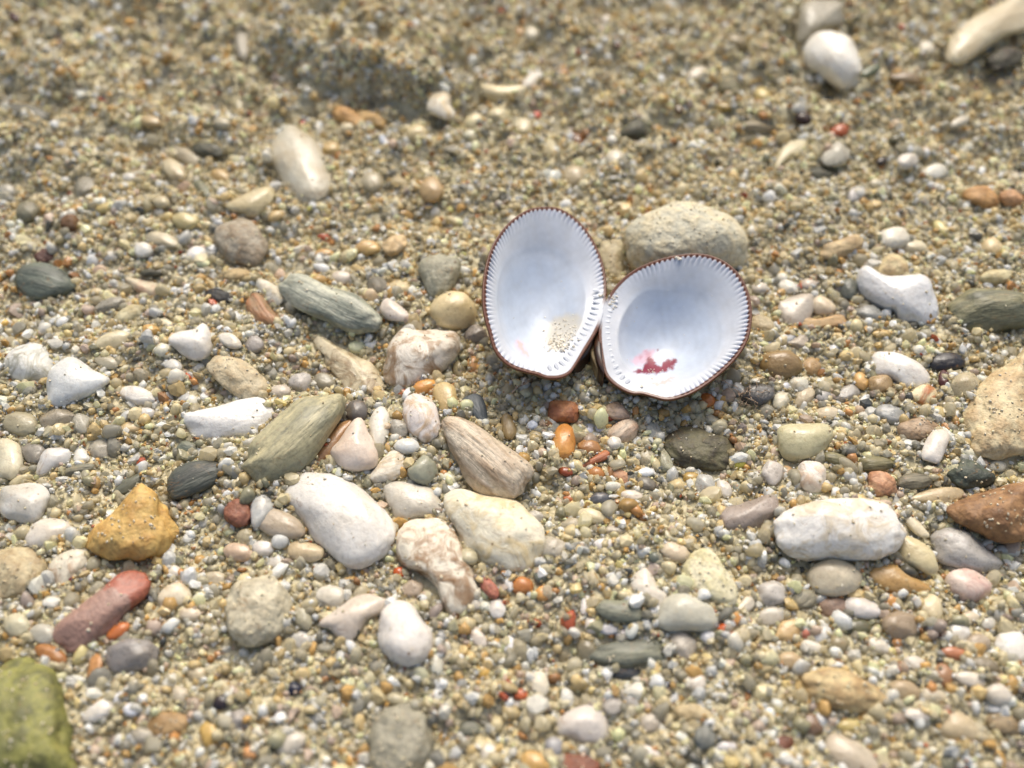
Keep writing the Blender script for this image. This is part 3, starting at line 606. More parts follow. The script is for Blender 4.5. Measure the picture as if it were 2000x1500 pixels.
  ('s',(153,142,108),650,840,60,50,0),('s',(187,163,123),390,930,70,50,10),('s',(202,196,184),1060,950,70,45,30),('s',(196,184,160),1160,1120,80,45,15),('s',(180,160,126),1000,1090,90,55,20)]}
for t_, rows in SMALL.items():
    for k_, c_, cx_, cy_, a_, b_, r_ in rows:
        e(t_, k_, c_, cx_, cy_, a_, b_, r_)
# ------------------------------------------------------------------ the shell: rim planes and outlines, measured once
def S2P(xy):
    ox, oy, s = TILE['S']
    return np.array(xy, float).reshape(-1, 2) * s + (ox, oy)

HINGE = at(1180, 622, 5.6 * MM)
VALVES = [
 dict(n=(0.27, -0.17, 1.0), D=5.5 * MM, hinge=(850, 960), half=62, ribs=(240, 420), rhalf=118,
  rim=[550,83,640,93,720,138,790,200,850,282,900,380,930,480,944,590,938,700,908,830,862,925,805,1015,750,1105,705,1163,640,1190,560,1190,500,1168,430,1152,340,1122,270,1072,220,1000,190,900,162,800,148,700,150,590,165,480,195,370,240,280,310,190,390,128,460,94],
  bowl=[480,305,600,300,705,365,785,460,820,560,822,660,808,770,768,870,715,950,650,1020,560,1040,460,1050,375,1000,310,900,270,780,252,650,265,520,310,410,390,340],
  teeth=[880,600,890,680,876,760,845,850,795,940,728,1040,650,1105,560,1125], nt=17),
 dict(n=(-0.10, -0.20, 1.0), D=5.3 * MM, hinge=(935, 960), half=60, ribs=(1890, 760), rhalf=98,
  rim=[1550,388,1640,405,1730,448,1800,510,1850,590,1880,680,1890,780,1880,880,1850,970,1790,1060,1700,1150,1600,1230,1500,1290,1400,1325,1330,1332,1250,1312,1180,1294,1118,1292,1050,1265,980,1215,940,1160,921,1080,906,980,902,880,918,790,938,720,965,665,1010,600,1080,530,1160,478,1250,440,1340,412,1450,392],
  bowl=[1180,600,1285,572,1345,588,1420,565,1520,580,1620,640,1682,740,1700,850,1690,960,1640,1060,1560,1130,1450,1172,1300,1190,1160,1165,1085,1120,1042,1050,1025,950,1030,860,1060,770,1110,680],
  teeth=[1015,672,965,740,938,810,932,900,944,1000,970,1090,1030,1172,1105,1222], nt=16)]
for V in VALVES:
    n = np.array(V['n'])
    V['n'] = n = n / np.linalg.norm(n)
    u = RT - n * n.dot(RT)
    V['u'] = u = u / np.linalg.norm(u)
    V['v'] = np.cross(n, u)
    flat = lambda xy: np.stack([((q := on_plane(*pt, HINGE, n)) - HINGE) @ np.stack([u, V['v']], 1) for pt in xy])
    V['rim2'] = closed_spline(flat(S2P(V['rim'])), 1440)
    V['bowl2'] = closed_spline(flat(S2P(V['bowl'])), 1440)
    V['tooth2'] = flat(S2P(V['teeth']))
    V['b0'] = V['bowl2'].mean(0)
    V['hinge2'] = flat(S2P(V['hinge']))[0]
    V['ribs2'] = flat(S2P(V['ribs']))[0]
    V['touch2'] = flat(S2P((922, 770)))[0]

def radius_at(curve, c, th):
    d = curve - c
    a = np.arctan2(d[:, 1], d[:, 0])
    o = np.argsort(a)
    return np.interp(th, a[o], np.linalg.norm(d, axis=1)[o], period=2 * math.pi)

# ------------------------------------------------------------------ the sand surface
LEDGE = np.array([at(x, y)[:2] for x, y in ((520, 120), (600, 160), (680, 185), (760, 200), (850, 214))])

def height(x, y):
    P = np.stack([x, y], 1)
    z = 0.55 * sines(P, 0.011, 1) + 0.9 * sines(P, 0.035, 2) + 0.28 * sines(P, 0.0045, 3)
    far = smooth01((y - 0.02) / 0.05)
    z += far * (1.0 * sines(P, 0.007, 4) + 1.5 * sines(P, 0.017, 5))
    z *= MM
    # the small ledge of damp sand with a shaded hollow below it
    ly = np.interp(x, LEDGE[:, 0], LEDGE[:, 1])
    win = smooth01((x - LEDGE[0, 0] + 0.006) / 0.012) * smooth01((LEDGE[-1, 0] + 0.006 - x) / 0.012)
    d = y - ly + 0.0012 * sines(P, 0.007, 7)
    z += win * MM * np.where(d > 0, (4.8 + 1.5 * sines(P, 0.008, 8)) * smooth01(d / 0.005) * np.exp(-np.maximum(d - 0.005, 0) ** 2 / 0.018 ** 2),
                             -2.8 * np.exp(-((d + 0.0015) / 0.004) ** 2))
    # the bed under each valve
    for V in VALVES:
        c3 = HINGE + V['u'] * V['b0'][0] + V['v'] * V['b0'][1]
        n = V['n']
        zr = HINGE[2] - ((x - HINGE[0]) * n[0] + (y - HINGE[1]) * n[1]) / n[2]
        Q = np.stack([x - HINGE[0], y - HINGE[1], zr - HINGE[2]], 1)
        q = np.stack([Q @ V['u'], Q @ V['v']], 1) - V['b0']
        rho = np.linalg.norm(q, axis=1) / radius_at(V['rim2'], V['b0'], np.arctan2(q[:, 1], q[:, 0]))
        bed = zr - 1.5 * MM - (V['D'] + 1.2 * MM) * (1 - np.clip(rho, 0, 1.3) ** 2.4)
        z = np.where(rho < 1.25, np.minimum(z, bed), z)
    return z

def h1(x, y):
    return float(height(np.array([x]), np.array([y]))[0])

near = np.arange(-0.20, 0.2001, 0.0021)
far_ = np.cumsum(0.003 * 1.35 ** np.arange(28))
gx = np.concatenate([-0.20 - far_[::-1], near, 0.20 + far_])
X, Y = np.meshgrid(gx, gx)
Zg = height(X.ravel(), Y.ravel())
n_ = len(gx)
ii = np.arange(n_ * n_).reshape(n_, n_)
quads = np.stack([ii[:-1, :-1], ii[:-1, 1:], ii[1:, 1:], ii[1:, :-1]], -1).reshape(-1, 4)
ground = link('sand_ground', mesh_from('sand_ground', np.stack([X.ravel(), Y.ravel(), Zg], 1), quads), ground_material())
ground['kind'] = 'structure'

# ------------------------------------------------------------------ the open shell
def shell_material(name, rough):
    m, nt, bs = mat_new(name)
    L = nt.links.new
    a = nd(nt, 'ShaderNodeAttribute', attribute_name='tone')
    tc = nd(nt, 'ShaderNodeTexCoord')
    n = nd(nt, 'ShaderNodeTexNoise', i_2=420.0, i_3=4.0, i_4=0.6)
    L(tc.outputs['Object'], n.inputs[0])
    f = ramp(nt, n.outputs[0], [(0.3, 0.93), (0.6, 1.0)])
    L(mixc(nt, 1.0, a.outputs['Color'], f, 'MULTIPLY'), bs.inputs['Base Color'])
    bs.inputs['Roughness'].default_value = rough
    bs.inputs['Subsurface Weight'].default_value = 0.12
    bs.inputs['Subsurface Radius'].default_value = (0.9, 0.9, 1.0)
    bs.inputs['Subsurface Scale'].default_value = 0.0004
    b = nd(nt, 'ShaderNodeBump')
    b.inputs['Strength'].default_value = 0.25
    b.inputs['Distance'].default_value = 0.0002
    L(n.outputs[0], b.inputs['Height'])
    L(b.outputs[0], bs.inputs['Normal'])
    return m

SHELL = shell_material('shell_porcelain', 0.36)

def poly_mask(px, poly, soft):
    """1 inside a patch with a soft ragged border"""
    P = closed_spline(poly, 90)
    d = np.full(len(px), 1e9)
    inside = np.zeros(len(px), bool)
    for a, b in zip(P, np.roll(P, -1, 0)):
        ab = b - a
        t = np.clip(((px - a) @ ab) / (ab @ ab + 1e-9), 0, 1)
        d = np.minimum(d, np.linalg.norm(px - a - t[:, None] * ab, axis=1))
        c = ((a[1] > px[:, 1]) != (b[1] > px[:, 1]))
        xs = (b[0] - a[0]) * (px[:, 1] - a[1]) / (b[1] - a[1] + 1e-12) + a[0]
        inside ^= c & (px[:, 0] < xs)
    return smooth01(0.5 + np.where(inside, d, -d) / soft)

STAINS = [[('crimson', [1125,1152,1190,1120,1215,1060,1260,1075,1290,1118,1330,1085,1392,1068,1402,1095,1360,1140,1300,1160,1200,1166], 6),
           ('rose', [1110,1075,1160,1040,1215,1010,1260,1020,1270,1060,1210,1095,1150,1110], 10), ('crimson', [1160,1050,1175,1044,1186,1055,1172,1066], 4), ('crimson', [1272,1008,1286,1004,1292,1014,1280,1020], 4), ('crimson', [1205,1030,1230,1020,1240,1045,1225,1070,1205,1060], 7),
           ('salmon', [1240,1228,1300,1222,1350,1195,1395,1185,1370,1210,1320,1234,1260,1240], 4)],]
TONES = {'silt': (206, 198, 176), 'crimson': (122, 4, 44), 'rose': (222, 180, 192), 'salmon': (236, 178, 164)}
STAINS = [[('salmon', [368,945,395,975,415,1015,450,1050,425,1050,395,1020,375,985], 4), ('rose', [360,940,420,990,470,1050,420,1060,370,1000], 14), ('silt', [560,860,620,800,720,780,780,800,770,870,710,950,650,1015,580,1010,550,940], 16)], STAINS[0]]

shell = bpy.data.objects.new('open_shell', None)
COL.objects.link(shell)
shell.location = HINGE
shell['label'] = 'open two-valved seashell, porcelain white inside with a toothed brown rim'
shell['category'] = 'shell'
INNER = []
tooth_me = None
for vi, V in enumerate(VALVES):
    N = 900
    th = np.linspace(-math.pi, math.pi, N, endpoint=False)
    R = radius_at(V['rim2'], V['b0'], th)
    B = np.minimum(radius_at(V['bowl2'], V['b0'], th), R * 0.93)
    gk = np.exp(-0.5 * (np.arange(-60, 61) / 22) ** 2)
    B = np.convolve(np.concatenate([B[-60:], B, B[:60]]), gk / gk.sum(), 'valid')
    hd = V['hinge2'] - V['b0']
    ha = math.atan2(hd[1], hd[0])
    k = smooth01(1.25 - np.abs((th - ha + math.pi) % (2 * math.pi) - math.pi) / math.radians(V['half']) * 0.9)
    dirs = np.stack([np.cos(th), np.sin(th)], 1)
    rimpt = dirs * R[:, None]
    arc = np.concatenate([[0], np.cumsum(np.linalg.norm(np.diff(rimpt, axis=0), axis=1))])
    nrib = round(arc[-1] / (0.80 * MM))
    ph = 2 * math.pi * nrib * arc / (arc[-1] + np.linalg.norm(rimpt[0] - rimpt[-1]))
    ph = ph + 0.9 * sines(rimpt, 6 * MM, 301 + vi) * np.minimum(1, np.minimum(np.arange(N), np.arange(N)[::-1]) / 30)
    rib = 0.5 + 0.5 * np.cos(ph)
    rib = rib ** 0.5
    wb = np.minimum(0.5 * (R - B), 2.8 * MM) * (1 - k) + 0.30 * MM * k
    wb = np.convolve(np.concatenate([wb[-60:], wb, wb[:60]]), gk / gk.sum(), 'valid')
    rd = V['ribs2'] - V['b0']
    ra = math.atan2(rd[1], rd[0])
    uneven = 1 + 0.35 * sines(rimpt, 3.5 * MM, 311 + vi)
    rw = 0.10 * (1 - k) + 0.90 * smooth01((V['rhalf'] - np.degrees(np.abs((th - ra + math.pi) % (2 * math.pi) - math.pi))) / 28 + 0.5)
    rows, cols = [], []
    white, inner_c = lin((204, 208, 213)), lin((196, 206, 218))
    brown, olive = lin((96, 50, 26)), lin((116, 98, 54))
    cd = V['touch2'] - V['b0']
    kn = smooth01(1.4 - np.abs((th - math.atan2(cd[1], cd[0]) + math.pi) % (2 * math.pi) - math.pi) / math.radians(14))
    SB = np.concatenate([np.linspace(0, 0.20, 11), np.linspace(0.23, 1, 18)])
    for s in SB:                                          # margin: ribs towards the rim, hinge plate on one side
        r = R + (B - R) * s
        wdt = (R - B) / MM
        win = np.exp(-(s * wdt / 1.15) ** 3) * smooth01((s * wdt - 0.16) / 0.3) * rw
        dep = wb * s ** 1.25 - 0.16 * MM * uneven * (2 * rib - 1) * win
        rows.append(np.concatenate([dirs * r[:, None], dep[:, None]], 1))
        edge = 0.34 / np.maximum(wdt, 0.5) * (0.85 + 0.45 * (1 - rib) * rw)
        fb = (smooth01((edge * 1.25 - s) / (edge * 0.5) + 0.5) * (1 - kn))[:, None]
        base = white * (1 - 0.5 * smooth01(np.array((s - 0.75) * 4)) * (1 - k[:, None])) + inner_c * (0.5 * smooth01(np.array((s - 0.75) * 4)) * (1 - k[:, None]))
        gap = ((1 - rib) * np.exp(-(s * wdt / 0.8) ** 2) * rw * 0.42)[:, None]     # violet shade between the teeth, painted into the colour
        base = base * (1 - gap) + lin((150, 140, 196)) * gap
        cols.append(base * (1 - fb) + brown * fb)
    pw = 1.6 * (1 - k) + 3.2 * k
    for q in np.linspace(0.03, 1, 32):                    # bowl
        r = B * (1 - q)
        dep = wb + (V['D'] - wb) * (1 - (1 - q) ** (2 + (pw - 2) * (1 - q)))
        rows.append(np.concatenate([dirs * r[:, None], dep[:, None]], 1))
        f = 0.5 + 0.5 * float(smooth01(np.array(q / 0.25)))
        cols.append(np.tile(white * (1 - f) + inner_c * f, (N, 1)) * (1 - k[:, None] * (1 - f)) + white * (k[:, None] * (1 - f)))
    for j_ in range(len(rows)):                           # faint growth bands
        cols[j_] = cols[j_] * (1 - 0.022 * (0.5 + 0.5 * math.sin(j_ * 1.7)) - (0.05 if j_ in (28, 29) else 0) * (1 - k[:, None]))
    n_in = len(rows)
    outer_rows, outer_cols = [], []
    for j, rho in enumerate(np.concatenate([[1.0], np.linspace(0.995, 0.0, 26)])):      # outside, brown with growth rings
        Rr = (R + (0.24 if j else 0.13) * MM) * rho
        ex = 2.4 + 2.0 * k
        dep = (0.02 if j == 0 else 0.22) * MM + (V['D'] + 0.9 * MM) * (1 - rho ** ex)
        outer_rows.append(np.concatenate([dirs * Rr[:, None], dep[:, None]], 1))
        band = 0.75 + 0.35 * math.sin(rho * 70)
        c = (brown if j == 0 else olive * 0.8 if j == 1 else lin((142, 104, 66)) * band)
        outer_cols.append(np.tile(c, (N, 1)) if j > 1 else c * (1 - kn[:, None]) + white * kn[:, None])
    rows = outer_rows[::-1] + rows
    cols = outer_cols[::-1] + cols
    G = np.stack(rows)                                    # ring, angle, (x y depth)
    P3 = HINGE * 0 + V['u'] * (G[..., :1] + V['b0'][0]) + V['v'] * (G[..., 1:2] + V['b0'][1]) - V['n'] * G[..., 2:]
    C = np.stack(cols).reshape(-1, 3)
    flatP = P3.reshape(-1, 3)
    px = proj(flatP + HINGE)
    is_in = np.repeat(np.arange(len(rows)) >= len(rows) - n_in, N)
    C = np.where(is_in[:, None], C * (1 + 0.03 * sines(px, 55, 55 + vi) + 0.02 * sines(px, 18, 57 + vi))[:, None] * (1 - 0.03 * smooth01(sines(px, 30, 58 + vi)[:, None]) * (0.2, 0.5, 1.0)), C)
    wob = 2.2 * np.stack([sines(px, 17, 60 + vi), sines(px, 15, 70 + vi)], 1) + 1.0 * np.stack([sines(px, 6, 80), sines(px, 5, 81)], 1)
    for tone, poly, soft in STAINS[vi][::-1]:
        mk = poly_mask(px + wob, S2P(poly), soft)[:, None] * is_in[:, None] * (1.0 if tone == 'crimson' else 0.75)
        C = C * (1 - mk) + lin(TONES[tone]) * mk
    nr = len(rows)
    idx = np.arange(nr * N).reshape(nr, N)
    fq = np.stack([idx[:-1], np.roll(idx, -1, 1)[:-1], np.roll(idx, -1, 1)[1:], idx[1:]], -1).reshape(-1, 4)
    me = mesh_from('valve', flatP, fq[:, ::-1])
    vcol(me, 'tone', C)
    vo = link('valve', me, SHELL, shell)
    vo['label'] = ('narrow tilted valve with a little sand inside', 'rounder valve with a crimson stain in its bowl')[vi]
    INNER.append((px[is_in], (flatP + HINGE)[is_in]))
    # the row of hinge teeth
    if tooth_me is None:
        Vt, Ft = ICO[2]
        Vt = np.sign(Vt) * np.abs(Vt) ** 0.85 * (0.72, 0.27, 0.09) * MM
        tooth_me = mesh_from('hinge_tooth', Vt, Ft)
        vcol(tooth_me, 'tone', np.tile(lin((210, 214, 219)), (len(Vt), 1)))
    T = V['tooth2']
    seg = np.concatenate([[0], np.cumsum(np.linalg.norm(np.diff(T, axis=0), axis=1))])
    for j in range(V['nt']):
        t = (j + 0.5) / V['nt'] * seg[-1]
        q = np.array([np.interp(t, seg, T[:, 0]), np.interp(t, seg, T[:, 1])])
        q2 = np.array([np.interp(t + 1e-4, seg, T[:, 0]), np.interp(t + 1e-4, seg, T[:, 1])]) - q
        if np.linalg.norm(q2) < 1e-9:
            continue
        a = q2 / np.linalg.norm(q2)
        along, across = V['u'] * a[0] + V['v'] * a[1], V['u'] * a[1] - V['v'] * a[0]
        o = link('hinge_tooth', tooth_me, SHELL, vo)
        pos = V['u'] * q[0] + V['v'] * q[1] - V['n'] * 0.16 * MM
        sz = 0.75 + 0.45 * math.sin(math.pi * j / (V['nt'] - 1))
        M = np.eye(4)
        M[:3, 0], M[:3, 1], M[:3, 2], M[:3, 3] = across * sz, along, V['n'] * (sz * (0.35 + 0.85 * math.exp(-((pos @ V['u'] - V['touch2'][0]) ** 2 + (pos @ V['v'] - V['touch2'][1]) ** 2) / (5 * MM) ** 2))), pos
        from mathutils import Matrix
        o.matrix_local = Matrix(M.tolist())

def dark_material(name, c1, c2, sc, rough):
    m, nt, bs = mat_new(name)
    tc = nd(nt, 'ShaderNodeTexCoord')
    n = nd(nt, 'ShaderNodeTexNoise', i_2=sc, i_3=4.0, i_4=0.6)
    nt.links.new(tc.outputs['Object'], n.inputs[0])
    nt.links.new(ramp(nt, n.outputs[0], [(0.35, tuple(lin(c1))), (0.65, tuple(lin(c2)))]), bs.inputs['Base Color'])
    bs.inputs['Roughness'].default_value = rough
    return m

def slab(name, xy, top, thick, mat, parent):
    """a small solid with the given outline, bevelled round its upper edge"""
    q = closed_spline(S2P(xy), 72)
    top3 = np.array([at(a, b, top) for a, b in q]) - HINGE
    c = top3.mean(0)
    rings = [top3 + (c - top3) * 0.10 + (0, 0, 0.25 * MM), top3, top3 - (0, 0, thick)]
    k = len(q)
    Vv = np.concatenate(rings + [c[None] + (0, 0, 0.3 * MM)])
    Fq = []
    for r in range(2):
        for j in range(k):
            Fq.append((r * k + j, r * k + (j + 1) % k, (r + 1) * k + (j + 1) % k))
            Fq.append((r * k + j, (r + 1) * k + (j + 1) % k, (r + 1) * k + j))
    for j in range(k):
        Fq.append((3 * k, (j + 1) % k, j))
    return link(name, mesh_from(name, Vv, np.array(Fq)[:, ::-1]), mat, parent)

LIG = dark_material('ligament_horn', (30, 18, 12), (70, 44, 26), 900.0, 0.4)
lig = slab('ligament', [896,858,912,960,922,1070,934,1165,905,1135,880,1065,868,980], HINGE[2] - 1.1 * MM, 3 * MM, LIG, shell)
lig['label'] = 'dark brown horny hinge ligament'
slab('ligament', [890,870,868,960,835,1030,790,1080,752,1100,750,1085,800,1012,850,925], HINGE[2] - 1.6 * MM, 3 * MM, LIG, shell)
UMBO = dark_material('umbo', (120, 98, 66), (176, 156, 116), 700.0, 0.5)
slab('umbo', [868,985,884,1060,908,1130,900,1150,868,1100,848,1050,846,1010], HINGE[2] - 2.0 * MM, 3.5 * MM, UMBO, shell)
# ------------------------------------------------------------------ building the pebbles
STONES = []                                            # centre, inverse shape matrix: used to keep sand out of the stones
TOPS = []                                              # points on upper faces, for stray grains

def poly_stats(P):
    x, y = P[:, 0], P[:, 1]
    x2, y2 = np.roll(x, -1), np.roll(y, -1)
    cr = x * y2 - x2 * y
    A = cr.sum() / 2
    c = np.array([((x + x2) * cr).sum(), ((y + y2) * cr).sum()]) / (6 * A)
    Q = P - c
    x, y = Q[:, 0], Q[:, 1]
    x2, y2 = np.roll(x, -1), np.roll(y, -1)
    cr = x * y2 - x2 * y
    xx = (cr * (x * x + x * x2 + x2 * x2)).sum() / (12 * A)
    yy = (cr * (y * y + y * y2 + y2 * y2)).sum() / (12 * A)
    xy = (cr * (x * y2 + 2 * x * y + 2 * x2 * y2 + x2 * y)).sum() / (24 * A)
    return abs(A), c, 4 * np.array([[xx, xy], [xy, yy]])

def shape_pebble(pb, seed, sub):
    """vertices (in a frame turned to the pebble's long axis), faces, centre and turn"""
    r = np.random.default_rng(seed)
    D = closed_spline(pb['P'], 160)
    A, mu, Cm = poly_stats(D)
    g0 = at(*mu)
    hg = h1(g0[0], g0[1])
    g0 = at(*mu, hg)
    J = jac(g0)
    Jx, jz = np.linalg.inv(J[:, :2]), J[:, 2:]
    lo, hi = 0.0, 0.05
    for _ in range(40):
        H = (lo + hi) / 2
        ev = np.linalg.eigvalsh(Jx @ (Cm - H * H * jz @ jz.T) @ Jx.T)
        if ev[0] > 0 and pb['hr'] * math.sqrt(ev[0]) > H:
            lo = H
        else:
            hi = H
    H = lo
    ev, E = np.linalg.eigh(Jx @ (Cm - H * H * jz @ jz.T) @ Jx.T)
    Wd, Ln = np.sqrt(np.maximum(ev, 1e-10))
    e1 = E[:, 1] * (1 if E[0, 1] >= 0 else -1)
    e2 = np.array([-e1[1], e1[0]])
    zc = hg + (0.26 + 0.32 * min(max((700 - mu[1]) / 450, 0), 1)) * H + pb['up'] * MM
    c3 = at(*mu, zc)
    M = np.zeros((3, 3))
    M[:2, 0], M[:2, 1], M[2, 2] = e1 * Ln, e2 * Wd, H
    # outline as a radius round the line of sight, in the space where the pebble is a ball
    ew, Ew = np.linalg.eigh(Cm)
    Ci = Ew @ np.diag(ew ** -0.5) @ Ew.T
    q = (D - mu) @ Ci.T
    ang, rad = np.arctan2(q[:, 1], q[:, 0]), np.linalg.norm(q, axis=1)
    o = np.argsort(ang)
    U, Fc = ICO[sub]
    U = U.copy()
    lump = {'r': 0.085, 'v': 0.05, 'h': 0.05, 'k': 0.04, 'q': 0.07}.get(pb['k'], 0.035)
    U *= (1 + lump * sines(U, 1.5, seed + 1) + 0.5 * lump * sines(U, 0.7, seed + 2))[:, None]
    if sub >= 3:
        U *= (1 + 0.22 * lump * sines(U, 0.3, seed + 3))[:, None]
    nf = {'q': 7, 'r': 6, 'h': 5, 'v': 5}.get(pb['k'], 3)
    for _ in range(nf):                                # worn flat faces
        d = r.normal(size=3)
        d[2] = abs(d[2]) * 1.2
        d /= np.linalg.norm(d)
        lim = r.uniform(0.74, 0.94)
        over = np.maximum(U @ d - lim, 0)
        U -= {'q': 0.75, 'h': 0.6, 'r': 0.35}.get(pb['k'], 0.45) * over[:, None] * d
    Bm = Ci @ jac(c3) @ M
    qq = U @ Bm.T
    f = np.interp(np.arctan2(qq[:, 1], qq[:, 0]), ang[o], rad[o], period=2 * math.pi)
    wgt = smooth01(np.linalg.norm(qq, axis=1) * 1.15)
    vp = np.linalg.solve(M, (c3 - CAM) / np.linalg.norm(c3 - CAM))
    vp /= np.linalg.norm(vp)
    par = (U @ vp)[:, None] * vp
    U = par + (U - par) * (1 + (f - 1) * wgt)[:, None]
    yaw = math.atan2(e1[1], e1[0])
    V = U * (Ln, Wd, H)
    return V, Fc, c3, yaw, A, (Ln, Wd, H)

def soften(c):
    c = np.asarray(c, float)
    c = (c * 0.82 + c.mean() * 0.18 + 4) * (1.012, 1.0, 0.965)
    return np.where(c > 190, 190 + (c - 190) * 0.85, c)

def colour_word(c):
    import colorsys
    h, s, v = colorsys.rgb_to_hsv(*[x / 255 for x in c])
    h, v = h * 360, v * 255
    if v < 75: return 'black'
    if s < 0.09: return 'white' if v > 212 else 'pale grey' if v > 178 else 'grey' if v > 125 else 'dark grey'
    if 75 <= h < 300: return 'pale bluish' if v > 170 else 'slate grey' if h > 150 else 'grey-green'
    if h < 22 or h >= 300: return 'brick-red' if s > 0.5 else 'pinkish' if v > 175 else 'reddish brown'
    if h < 34: return ('orange' if v > 170 else 'brown') if s > 0.45 else 'dark brown' if v < 140 else 'peach' if v > 190 else 'fawn'
    if h < 52: return ('ochre' if v > 160 else 'dark olive') if s > 0.42 else ('cream' if v > 195 else 'buff' if v > 140 else 'dark olive') if s > 0.18 else 'ivory' if v > 190 else 'grey-beige'
    return 'olive green' if v < 150 else 'yellowish'

for i, pb in enumerate(PEBBLES):
    A, mu, Cm = poly_stats(pb['P'])
    pb['A'], pb['mu'] = A, mu
    ew = np.linalg.eigvalsh(Cm)
    pb['ratio'] = math.sqrt(ew[1] / ew[0])
MARKS = [(pb['m'], pb['mu']) for pb in PEBBLES if pb['m']]
order = sorted(range(len(PEBBLES)), key=lambda i: (PEBBLES[i]['L'] is None, -PEBBLES[i]['A']))
TAKEN = set()
leftover = []
for rank, i in enumerate(order):
    pb = PEBBLES[i]
    big = pb['A'] > 2600
    if rank >= 298:
        leftover.append(i)
        continue
    V, Fc, c3, yaw, A, dims = shape_pebble(pb, 1000 + 17 * i, 4 if pb['A'] > 9000 else 3)
    o = link('pebble', mesh_from('pebble', V, Fc), STONE[pb['k']])
    o.location = c3
    o.rotation_euler = (0, 0, yaw)
    c1 = lin(soften(pb['c']))
    c2 = lin(soften(pb['c2'])) if pb['c2'] else c1 * (0.72, 0.66, 0.56)
    o.color = (*c1, 1)
    o['tint'] = [float(x) for x in c2]
    o['category'] = 'pebble'
    o['group'] = 'pebbles scattered on the sand'
    if pb['L']:
        o['label'] = pb['L']
    else:
        size = 'small' if pb['A'] > 1500 else 'tiny'
        shp = 'long' if pb['ratio'] > 1.75 else 'oval' if pb['ratio'] > 1.2 else 'round'
        surf = {'q': 'translucent', 'h': 'banded', 'r': 'rough', 'v': 'blotched', 'k': 'streaked'}.get(pb['k'], 'smooth')
        ds = sorted(MARKS, key=lambda m: np.linalg.norm(m[1] - pb['mu']))
        lab = f"{size} {surf} {colour_word(pb['c'])} {shp} pebble close to the {ds[0][0]}"
        if lab in TAKEN:
            lab = f"{size} {surf} {colour_word(pb['c'])} {shp} pebble between the {ds[0][0]} and the {ds[1][0]}"
            if len(lab.split()) > 16:
                lab = lab.split(' ', 1)[1]
            if len(lab.split()) > 16:
                lab = lab.replace(' and the ', ' and ')
        TAKEN.add(lab)
        o['label'] = lab
    R = np.array([[math.cos(yaw), -math.sin(yaw), 0], [math.sin(yaw), math.cos(yaw), 0], [0, 0, 1]])
    STONES.append((c3, R, dims))
    Vw = V @ R.T + c3
    up_ = Vw[(V[:, 2] > 0.55 * dims[2])]
    if pb['A'] > 2500 and len(up_):
        rr = np.random.default_rng(i)
        TOPS.append(up_[rr.integers(0, len(up_), rr.poisson(min(pb['A'] / (450 if pb['k'] == 'r' else 2200), 60)))])

# ------------------------------------------------------------------ the sand itself: countless grains
rng = np.random.default_rng(7)
corner = [at(x, y) for x, y in ((-90, -80), (2090, -80), (2080, 1590), (-80, 1590))]
y_near, y_far = corner[2][1], corner[0][1]

def in_view_xy(n, jitter_seed):
    r = np.random.default_rng(jitter_seed)
    y = r.uniform(y_near, y_far, int(n * 1.6))
    wmax = corner[1][0]
    x = r.uniform(-wmax, wmax, len(y))
    half = np.interp(y, [y_near, y_far], [corner[2][0], corner[1][0]])
    keep = np.abs(x) < half
    return x[keep][:n], y[keep][:n]

PAL = np.array([(238, 225, 188), (243, 240, 232), (228, 220, 198), (230, 207, 156), (208, 170, 108), (184, 134, 84), (160, 154, 124), (92, 90, 80), (176, 92, 62), (222, 202, 184), (206, 202, 190)], float)
PW_NEAR = np.array([.24, .19, .22, .10, .045, .018, .04, .020, .003, .05, .07])
PW_FAR = np.array([.34, .16, .21, .17, .055, .014, .028, .012, .003, .02, .03])
CLEAR = np.array([.30, .25, .50, .28, .22, .12, .05, 0, .1, .35, .50])

def grain_tones(y, seed, pale=0.0):
    r = np.random.default_rng(seed)
    f = smooth01((y + 0.01) / 0.07)[:, None]
    wgt = PW_NEAR / PW_NEAR.sum() * (1 - f) + PW_FAR / PW_FAR.sum() * f
    wgt = wgt * (1 - pale) + pale * np.array([.2, .34, .24, .04, .02, 0, .02, 0, 0, .04, .10])
    cw = np.cumsum(wgt, 1)
    k = np.minimum((r.random((len(y), 1)) > cw).sum(1), len(PAL) - 1)
    c = np.clip(PAL[k] * r.uniform(0.86, 1.10, (len(y), 1)) + r.normal(0, 1, (len(y), 1)) * (7, 5, 1), 10, 245)
    c = c * (1.0, 1.0, 0.975)
    return np.concatenate([lin(c), CLEAR[k][:, None] * 1.25], 1)

def clear_of_things(P, rad):
    keep = np.ones(len(P), bool)
    for c, R, (a, b, h) in STONES:
        near_ = np.where((np.abs(P[:, 0] - c[0]) < a + b) & (np.abs(P[:, 1] - c[1]) < a + b))[0]
        q = (P[near_] - c) @ R / (a, b, h)
        keep[near_[(q ** 2).sum(1) < 0.92]] = False
    for V in VALVES:
        n = V['n']
        zr = HINGE[2] - ((P[:, 0] - HINGE[0]) * n[0] + (P[:, 1] - HINGE[1]) * n[1]) / n[2]
        Q = np.stack([P[:, 0] - HINGE[0], P[:, 1] - HINGE[1], zr - HINGE[2]], 1)
        q = np.stack([Q @ V['u'], Q @ V['v']], 1) - V['b0']
        rho = np.linalg.norm(q, axis=1) / radius_at(V['rim2'], V['b0'], np.arctan2(q[:, 1], q[:, 0]))
        top = zr - 0.3 * MM - (V['D'] + 1.1 * MM) * (1 - np.clip(rho, 0, 1) ** 2.4)
        keep &= ~((rho < 1.03) & (P[:, 2] + rad > top))
    return keep

